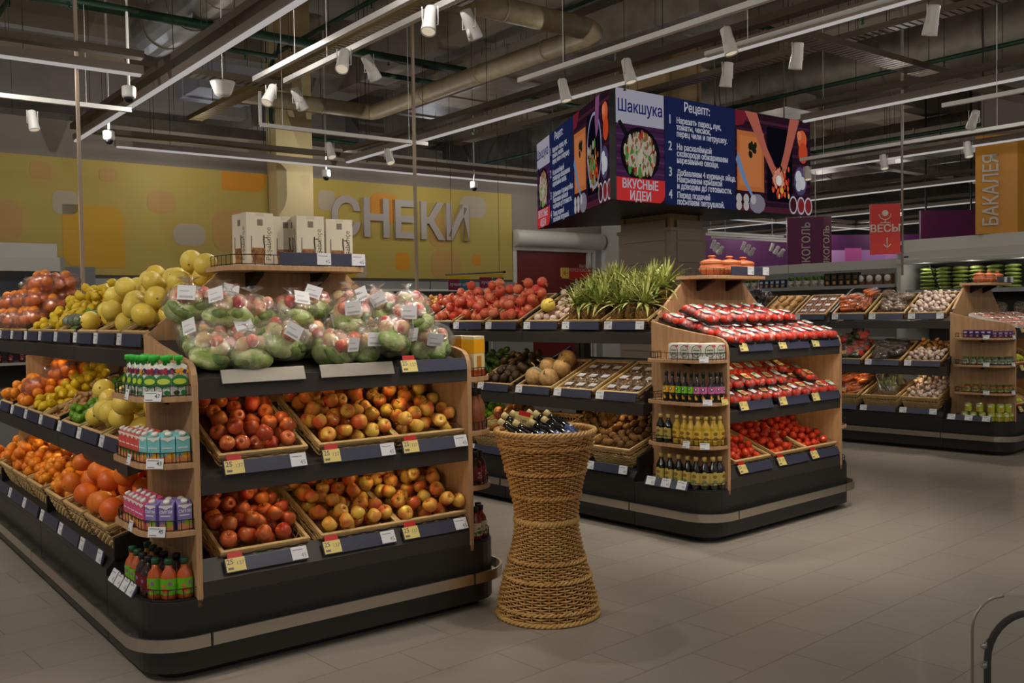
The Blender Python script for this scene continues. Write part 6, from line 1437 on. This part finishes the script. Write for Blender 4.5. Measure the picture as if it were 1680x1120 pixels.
# low display with white goods between the second stand and the wall
MC = MB_ @ T(6.2, 10.62, 0)
t = thing('bargain_bin', 'low display bin with pale bagged goods under the promotional signs', 'display bin', MC)
link('bin_body', MB().box(0, 2.4, 0, .7, 0, 1.35).build('bin_body', CHG, .01), t); link('rim', MB().box(-.02, 2.42, -.02, .03, 1.35, 1.40).box(-.02, 2.42, .67, .72, 1.35, 1.40).build('rim', CHW), t)
PW['pale'] = [crinkle(1, 1, 1, 1, 320 + i, 12, 8, False).build('pale_bag', mat('pale_bag_print', (.70, .68, .68), .35, noise=(14, (.30, .32, .42), .12), coat=.4)) for i in range(2)]
for i in range(16):
    o = link('pale_bag', PW['pale'][i % 2], None, MC @ T(.15 + .28 * (i % 8), .18 + .3 * (i // 8), 1.44 + .05 * (i // 8)) @ RX(30) @ RZ(rnd.uniform(-30, 30)) @ S(.14, .12, .07)); tag(o, 'pale printed bag lying in the low display bin', 'bag', 'pale bags in the bin')
# far purple department
t = thing('purple_board', 'long deep purple wall board with pink squares in the far drinks department', 'board', T(3.6, 24.0, 2.0) @ RZ(6))
link('panel', MB().box(0, 9.0, 0, .08, 0, 1.4).build('panel', mat('deep_purple', (.34, .10, .34), .6)), t)
for (a, b, z0, z1, c) in ((4.55, 5.1, .3, 1.0, (.80, .58, .84)), (5.1, 5.55, .2, 1.05, (.82, .36, .66)), (5.55, 6.2, .3, 1.0, (.74, .50, .78)), (6.2, 6.6, .0, .95, (.80, .56, .80)), (3.9, 4.5, .1, .9, (.60, .40, .62)), (1.0, 1.6, .2, .8, (.42, .12, .42))):
    link('printed_square', MB().box(a, b, -.01, 0, z0, z1).build('printed_square', mat('purple_print_%d' % int(a * 10), c, .6)), t)
link('stand_legs', MB().box(.5, .6, 0, .08, -2, 0).box(8.3, 8.4, 0, .08, -2, 0).build('stand_legs', BLACK), t)
o = link('purple_sign_board', MB().box(0, 1.1, 0, .08, 0, .8).build('purple_sign_board', PURP), None, T(7.9, 18.2, 2.55)); tag(o, 'plain dark purple board far behind the red scales sign', 'sign')
link('hanger', MB().box(.1, .13, .03, .05, .8, 3.55).box(.97, 1.0, .03, .05, .8, 3.55).build('hanger', BLACK), o)
# ---------------------------------------------------------------- under the ceiling
ALU = mat('pale_aluminium_channel', (.52, .47, .43), .5); STRIPM = glow('strip_light_glow', (1, .97, .95), 1.05); TRAYM = mat('dark_cable_tray', (.38, .335, .28), .6, 0.2); PIPEG = mat('green_pipe', (.06, .22, .14), .5); GALV = mat('galvanised_duct', (.62, .59, .54), .42, .4, noise=(5, (.50, .47, .43), .25), bump=(12, .15)); INS = mat('pale_insulated_pipe', (.60, .54, .42), .5, noise=(8, (.48, .43, .34), .25)); RODM = mat('dark_hanger', (.20, .18, .16), .6)
CZ = 6.1
def hangers(t, pts, z, top=CZ, r=.0035):
    for (x, y) in pts: link('hanger_wire', MB().tube([(x, y, z), (x, y, top)], r, 4, cap=False).build('hanger_wire', RODM), t)
def strip_light(axis, c, a, b, label, sub=None):
    t = thing('strip_light', label, 'strip light', MB_ @ (T(c, a, ZS) if axis == 'v' else T(a, c, ZS) @ RZ(-90)), 'linear strip lights'); L = b - a
    link('housing', MB().box(-.03, .03, 0, L, 0, .07).build('housing', ALU, .004), t)
    link('diffuser', MB().box(-.022, .022, .02, L - .02, -.022, 0).build('diffuser', STRIPM, .006), t)
    tr = MB().box(-.055, -.05, 0, L, .13, .19).box(.05, .055, 0, L, .13, .19).box(-.05, .05, 0, L, .13, .134)
    link('cable_tray', tr.build('cable_tray', TRAYM), t)
    n = max(2, int(L / 1.3))
    for i in range(n): link('hanger_wire', MB().tube([(0, (i + .5) * L / n, .07), (0, (i + .5) * L / n, CZ - ZS)], .0035, 4, cap=False).build('hanger_wire', RODM), t)
for i, (u, a, b) in enumerate(STRIPS_V): strip_light('v', u, a, b, ('added strip light out of view, outermost at the hall edge', 'added strip light out of view beside the citrus stand', 'long strip light running over the citrus stand', 'long strip light running just in front of the LED screen', 'strip light ending short of the LED screen', 'strip light over the grey shelf unit', 'distant strip light, second beyond the shelf unit', 'distant strip light, third beyond the shelf unit', 'distant strip light, fourth beyond the shelf unit')[i])
for i, (v, a, b) in enumerate(STRIPS_U): strip_light('u', v, a, b, ('strip light running along the yellow wall', 'short strip light crossing above the bagged oranges', 'far strip light crossing behind the purple hanging board', 'farthest strip light crossing the rear hall', 'added strip light hidden behind the yellow wall', 'second added strip light hidden behind the yellow wall')[i])
SPM = WPLAST; LENS = glow('warm_spot_lens', (1, .93, .80), 1.5)
SPB = MB().lathe([(0, .0), (.032, .0), (.036, .01), (.036, .055), (.045, .165), (.045, .175), (.041, .175), (.040, .165), (0, .165)], 18).build('spot_body', SPM)
SPL = MB().lathe([(0, .1665), (.039, .1665), (.039, .168), (0, .168)], 16).build('lens', LENS)
SPY = MB().tube([(-.048, 0, .06), (-.048, 0, -.05), (.048, 0, -.05), (.048, 0, .06)], .004, 5).lathe([(0, -.105), (.012, -.105), (.012, -.05), (0, -.05)], 8).build('yoke', SPM)
from_b = lambda u, v, z: MB_ @ Vector((u, v, z))
def spot(u, v, target, label, z=3.4, e=1.0, group='track spotlights'):
    P = from_b(u, v, z - .16); D = (from_b(*target) - P).normalized(); x = D.orthogonal().normalized() if abs(D.z) > .999 else D.cross(UP).normalized(); y = D.cross(x)
    M = axes(x, y, D, P)
    t = thing('track_spotlight', label, 'spotlight', M @ T(0, 0, -.06), group)
    link('spot_body', SPB, t); link('lens', SPL, t)
    t2 = link('yoke', SPY, t, (M @ T(0, 0, -.06)).inverted() @ axes((x[0], x[1], 0), UP.cross(Vector((x[0], x[1], 0))), UP, P))
    if e: lamp('SPOT', 'spot_lamp', axes(x, -y, -D, P + D * .13), SPOT_W * e, (1, .89, .74), spot_size=math.radians(62), spot_blend=.75, shadow_soft_size=.045)
def track(axis, c, a, b, label, z=3.4, wires=2, drop=None):
    t = thing('spot_track', label, 'light track', MB_ @ (T(c, a, z) if axis == 'v' else T(a, c, z) @ RZ(-90))); L = b - a
    link('rail_channel', MB().box(-.02, .02, 0, L, -.02, .02).build('rail_channel', SPM, .003), t)
    for i in range(wires): link('hanger_wire', MB().tube([(0, L * (.12 + .76 * i / max(1, wires - 1)), .02), (0, L * (.12 + .76 * i / max(1, wires - 1)), CZ - z)], .003, 4, cap=False).build('hanger_wire', SPM), t)
    if drop is not None: link('drop_rod', MB().box(-.012, .012, drop - .012, drop + .012, 0, .33).build('drop_rod', SPM), t)
track('v', 3.045, 1.0, 7.25, 'cream spot track over the stand, the one nearer the citrus'); track('v', 3.27, 1.0, 7.17, 'white spot track beside the cream one, nearer the column')
track('u', 8.94, -.6, 2.57, 'cream spot track crossing above the citrus stand'); track('u', 8.93, 3.80, 5.75, 'short spot track hanging over the pomegranate side', drop=.0)
track('v', 4.83, 1.5, 6.1, 'white spot track passing just in front of the LED screen'); track('v', 5.5, 1.5, 4.7, 'spot track beside the strip light over the tomato stand'); track('v', 10.34, 4.5, 7.3, 'white spot track over the third stand with a drop rod', drop=.0, wires=3)
A = lambda s: f'white track spotlight {s}'
aim1, aim2 = (3.4, 5.0, .9), (2.2, 5.6, .9)
for (u, v, tg, s) in ((3.05, 6.95, (1.7, 6.2, .9), 'at the wall end of the cream track'), (3.05, 5.75, (2.0, 4.6, .9), 'second from the wall end on the cream track'), (3.05, 4.68, (2.2, 3.9, .8), 'third from the wall end on the cream track'),
                       (3.27, 6.95, (4.7, 7.6, 1.1), 'at the wall end of the white track'), (3.27, 5.80, (4.7, 6.1, 1.0), 'second from the wall end on the white track'), (3.27, 4.60, (4.7, 5.0, 1.0), 'third from the wall end on the white track')):
    spot(u, v, tg, A(s))
for u, s in ((.55, 'nearest the edge of the hall on the crossing cream track'), (1.75, 'over the bagged oranges')): spot(u, 8.94, (u + .2, 8.4, .9), A(s), e=.8)
for u, s in ((4.55, 'on the short track, nearer its drop rod'), (5.25, 'on the short track, nearer the pole')): spot(u, 8.93, (u, 7.8, 1.0), A(s))
for v, s in ((5.55, 'closest to the LED screen corner'), (4.85, 'hanging before the cream column'), (3.95, 'on the column track, nearest the lens')): spot(4.83, v, (5.0, v - .6, .8), A(s))
for v, s in ((4.5, 'under the strip light beside the column'), (3.9, 'second under the strip light beside the column'), (2.95, 'at the top edge over the tomato stand')): spot(5.5, v, (5.6, v + .5, 1.0), A(s))
for v, s in ((7.2, 'on the third stand track, nearest the LED screen'), (6.15, 'in the middle of the third stand track'), (5.15, 'nearest the orange board')): spot(10.34, v, (10.0, v - .5, .9), A(s), e=1.0)
for v, tg, s in ((2.9, (2.0, 4.3, 1.35), 'cream track, fourth from the wall end'), (1.7, (1.6, 4.2, 1.2), 'cream track, last one')): spot(3.05, v, tg, 'added unseen white spotlight of the ' + s, e=.62 if v > 2 else .9)  # added above the frame to brighten the apple stand
for v, tg, s in ((3.1, (2.6, 4.1, .9), 'white track, fourth from the wall end'), (1.9, (5.2, 4.2, .9), 'white track, last one')): spot(3.27, v, tg, 'added unseen white spotlight of the ' + s)  # these two are also added out of view, lighting the stand fronts
track('v', -.9, 1.0, 8.6, 'added unseen spot track at the hall edge, beside the citrus flank')  # track and its spots made up out of view to light the flank
for i, v in enumerate((2.6, 4.2, 5.8, 7.4)): spot(-.9, v, (1.25, v + .7, .9), 'added unseen spotlight facing the citrus flank, ' + ('first', 'second', 'third', 'fourth')[i] + ' along its track', e=1.5)
for v, tg, s in ((2.6, (5.6, 4.4, 1.2), 'fourth'), (1.7, (5.0, 4.1, .9), 'fifth')): spot(4.83, v, tg, A(s + ' on the column track, added unseen'))  # two more spots added out of view for the tomato stand front
track('v', 8.75, .4, 4.6, 'added spot track over the open aisle before the third stand')  # track with its spots added to brighten the third stand
for i, (v, tg) in enumerate(((4.3, (10.0, 5.8, 1.1)), (3.2, (10.2, 4.8, 1.1)), (1.4, (10.6, 4.6, 1.0)))): spot(8.75, v, tg, 'added white spotlight facing the third stand, ' + ('first', 'second', 'third')[i] + ' on its track', e=.75)
for i in range(9): spot(13.95 + .31 * i, 11.6 + .35 * (i % 3), (13.8 + .31 * i, 12.8, 1.3), A('in front of the far purple board'), z=2.80 + .09 * (i % 3), e=0, group='far spotlights')
track('u', 11.6, 13.7, 16.8, 'far spot track before the purple board, lowest of three', z=2.85); track('u', 11.95, 13.7, 16.8, 'far spot track before the purple board, middle of three', z=2.94); track('u', 12.3, 13.7, 16.8, 'far spot track before the purple board, highest of three', z=3.03)
# ducts, pipes, trays
def duct(label, path, r, m, n=20, rings=.9, name='ventilation_duct'):
    P = [from_b(*p) for p in path]; t = thing(name, label, 'duct' if 'duct' in name else 'pipe', T(0, 0, 0))
    link('tube_run', MB().tube(P, r, n).build('tube_run', m), t)
    L = 0
    for a, b in zip(P, P[1:]):
        ln = (b - a).length; k = int(ln / rings)
        for i in range(1, k + 1):
            c = a.lerp(b, i / (k + .5)); d = (b - a).normalized() * .012; link('joint_ring', MB().tube([c - d, c + d], r * 1.02 + .004, n).build('joint_ring', m), t)
            if i % 2: link('hanger_wire', MB().tube([c + Vector((0, 0, r)), (c.x, c.y, CZ)], .004, 4, cap=False).build('hanger_wire', RODM), t)
    return t
duct('round metal duct above the citrus stand', [(3.62, 2.5, 4.9), (3.62, 11.6, 4.9)], .27, GALV)
duct('large round metal duct beyond the LED screen', [(12.6, 3.0, 5.0), (12.6, 22.0, 5.0)], .55, GALV, 28, 1.4)
duct('second large duct far over the shelves', [(19.4, 5.0, 5.0), (19.4, 23.0, 5.0)], .5, GALV, 24, 1.6)
duct('pale insulated pipe making a square turn above the signs', [(4.6, 11.75, 4.35), (6.5, 11.75, 4.35), (6.62, 11.72, 4.35), (6.66, 11.6, 4.35), (6.66, 7.3, 4.35), (6.62, 7.15, 4.35), (6.5, 7.1, 4.35), (4.9, 7.1, 4.35)], .11, INS, 14, 1.1, 'insulated_pipe')
def box_duct(label, u0, u1, v0, v1, z0, z1, m=None):
    t = thing('rectangular_duct', label, 'duct', MB_ @ T(u0, v0, z0)); link('casing', MB().box(0, u1 - u0, 0, v1 - v0, 0, z1 - z0).build('casing', m or GALV, .01), t)
    v = .6
    while v < v1 - v0: link('flange', MB().box(-.02, u1 - u0 + .02, v, v + .03, -.02, z1 - z0 + .02).build('flange', m or GALV), t); v += 1.3
    hangers(t, ((.05, .5), (u1 - u0 - .05, .5)), z1 - z0, CZ - z0)
box_duct('rectangular grey duct between the pipes and the LED screen', 7.5, 8.3, 6.5, 12.5, 4.55, 4.95); box_duct('rectangular grey duct in the dark behind the yellow wall', 3.6, 10.0, 15.0, 15.9, 4.0, 4.6)
box_duct('pale rectangular duct end hanging before the wall', 4.3, 5.2, 12.0, 12.9, 4.45, 4.8, mat('pale_duct', (.58, .57, .60), .5)); box_duct('rectangular branch duct below the large round duct', 11.3, 12.2, 8.2, 9.4, 4.35, 4.6)
box_duct('long rectangular duct over the far shelves', 16.5, 17.3, 6.0, 21.0, 4.3, 4.75)
def tray(label, axis, c, a, b, z, w=.16, m=TRAYM):
    t = thing('cable_tray', label, 'cable tray', MB_ @ (T(c, a, z) if axis == 'v' else T(a, c, z) @ RZ(-90))); L = b - a
    mb = MB().box(-w / 2 - .005, -w / 2, 0, L, 0, .06).box(w / 2, w / 2 + .005, 0, L, 0, .06); y = .0
    link('side_rail', mb.build('side_rail', m), t); rg = MB()
    while y < L: rg.box(-w / 2, w / 2, y, y + .05, 0, .004); y += .075
    link('perforated_bed', rg.build('perforated_bed', m), t)
    n = max(2, int(L / 1.5)); hangers(t, [(sx * w / 2, (i + .5) * L / n) for i in range(n) for sx in (-1, 1)], .05, CZ - z)
tray('dark cable tray crossing towards the grey column', 'u', 5.12, 6.9, 13.2, 3.9, .22); tray('cable tray crossing above the citrus stand', 'u', 9.36, -1.0, 4.3, 3.9); tray('cable tray along the top of the yellow wall', 'u', 12.18, 3.0, 12.0, 3.76, .14)
tray('yellowish cable tray leading to the wall', 'v', 4.18, 3.0, 11.9, 3.98, .16, mat('brassy_tray', (.46, .38, .20), .5, .4)); tray('wide cable tray at the top corner over the hall edge', 'v', 1.2, 2.0, 8.0, 4.3, .4, mat('grey_tray', (.40, .38, .33), .5)); tray('cable tray over the third stand', 'v', 8.3, 1.5, 12.0, 4.1)
tray('cable tray over the far shelf rows', 'u', 9.8, 11.0, 24.0, 4.1, .2); tray('brown cable tray crossing over the spot tracks', 'u', 6.9, .2, 4.9, 4.25, .2)
def pipe(label, pts, r=.03, drops=()):
    P = [from_b(*p) for p in pts]; t = thing('sprinkler_pipe', label, 'pipe', T(0, 0, 0), None); link('pipe_run', MB().tube(P, r, 8).build('pipe_run', PIPEG), t)
    a, b = P[0], P[-1]; n = 4
    for i in range(n):
        c = P[0].lerp(P[1], (i + .5) / n); link('hanger_wire', MB().tube([c, (c.x, c.y, CZ)], .004, 4, cap=False).build('hanger_wire', RODM), t)
        link('sprinkler_head', MB().lathe([(0, -.09), (.02, -.088), (.006, -.07), (.012, -.04), (.012, 0)], 8, M=T(c.x, c.y, c.z)).build('sprinkler_head', PIPEG), t)
pipe('thick green sprinkler pipe crossing above the citrus stand', [(-2, 9.95, 4.6), (7.0, 9.95, 4.6)], .055); pipe('thin green pipe beside the crossing strip light', [(-2, 8.75, 4.25), (2.6, 8.75, 4.25)], .028)
pipe('green pipe with a step, above the white spot track', [(3.9, 11.2, 4.75), (5.0, 11.2, 4.75), (5.05, 11.2, 5.0), (6.2, 11.2, 5.0), (6.25, 11.2, 4.75), (11.0, 11.2, 4.75)], .035); pipe('green pipe bending down behind the hanging track', [(5.6, 8.2, 5.2), (5.6, 12.6, 5.2), (5.6, 12.75, 5.05), (5.6, 12.8, 4.3), (5.75, 12.8, 4.12), (7.0, 12.8, 4.1)], .03)
pipe('green pipe running beside the strip light above the screen', [(7.05, 3.0, 3.9), (7.05, 14.0, 3.9)], .025); pipe('green pipe below the large round duct', [(10.5, 4.0, 4.3), (10.5, 16.0, 4.3)], .028); pipe('green pipe high above the tomato stand', [(6.9, 1.5, 4.8), (6.9, 8.0, 4.8)], .035)
pipe('green pipe running diagonally far above the oranges', [(2.0, 10.2, 4.9), (2.0, 18.0, 4.9)], .03); pipe('green pipe in the dark beyond the yellow wall', [(3.0, 16.6, 4.6), (14.0, 16.6, 4.6)], .03); pipe('green pipe over the far shelf rows', [(14.2, 6.0, 4.2), (14.2, 18.0, 4.2)], .03); pipe('green pipe crossing over the third stand', [(7.5, 7.2, 4.9), (20.0, 7.2, 4.9)], .035)
def camdome(u, v, z, label):
    t = thing('security_camera', label, 'camera', MB_ @ T(u, v, z), None)
    link('mount', MB().lathe([(0, .0), (.055, .0), (.06, .02), (.06, .09), (.05, .1), (0, .1)], 18).tube([(0, 0, .1), (0, 0, CZ - z)], .012, 6).build('mount', WPLAST), t)
    link('dome', MB().lathe([(.047, .0), (.043, -.025), (.026, -.045), (0, -.052)], 16).build('dome', mat('black_dome', (.05, .05, .06), .1, coat=.8)), t)
camdome(2.5, 8.75, 3.47, 'white dome camera hanging beside the crossing strip light'); camdome(2.9, 10.93, 3.47, 'white dome camera above the bagged oranges, by the wall strip light'); camdome(6.1, 12.1, 3.45, 'white dome camera over the first big grey letters'); camdome(8.55, 11.96, 3.45, 'white dome camera over the last big grey letters')
t = thing('ceiling_speaker', 'white bowl-shaped ceiling speaker between the strip light and the cream track', 'speaker', MB_ @ T(3.3, 8.6, 3.62)); link('bowl', MB().lathe([(.0, -.06), (.06, -.06), (.075, -.045), (.11, .05), (.115, .065), (0, .07)], 22).build('bowl', WPLAST), t); link('cord', MB().tube([(0, 0, .06), (0, 0, CZ - 3.62)], .005, 5).build('cord', WPLAST), t)
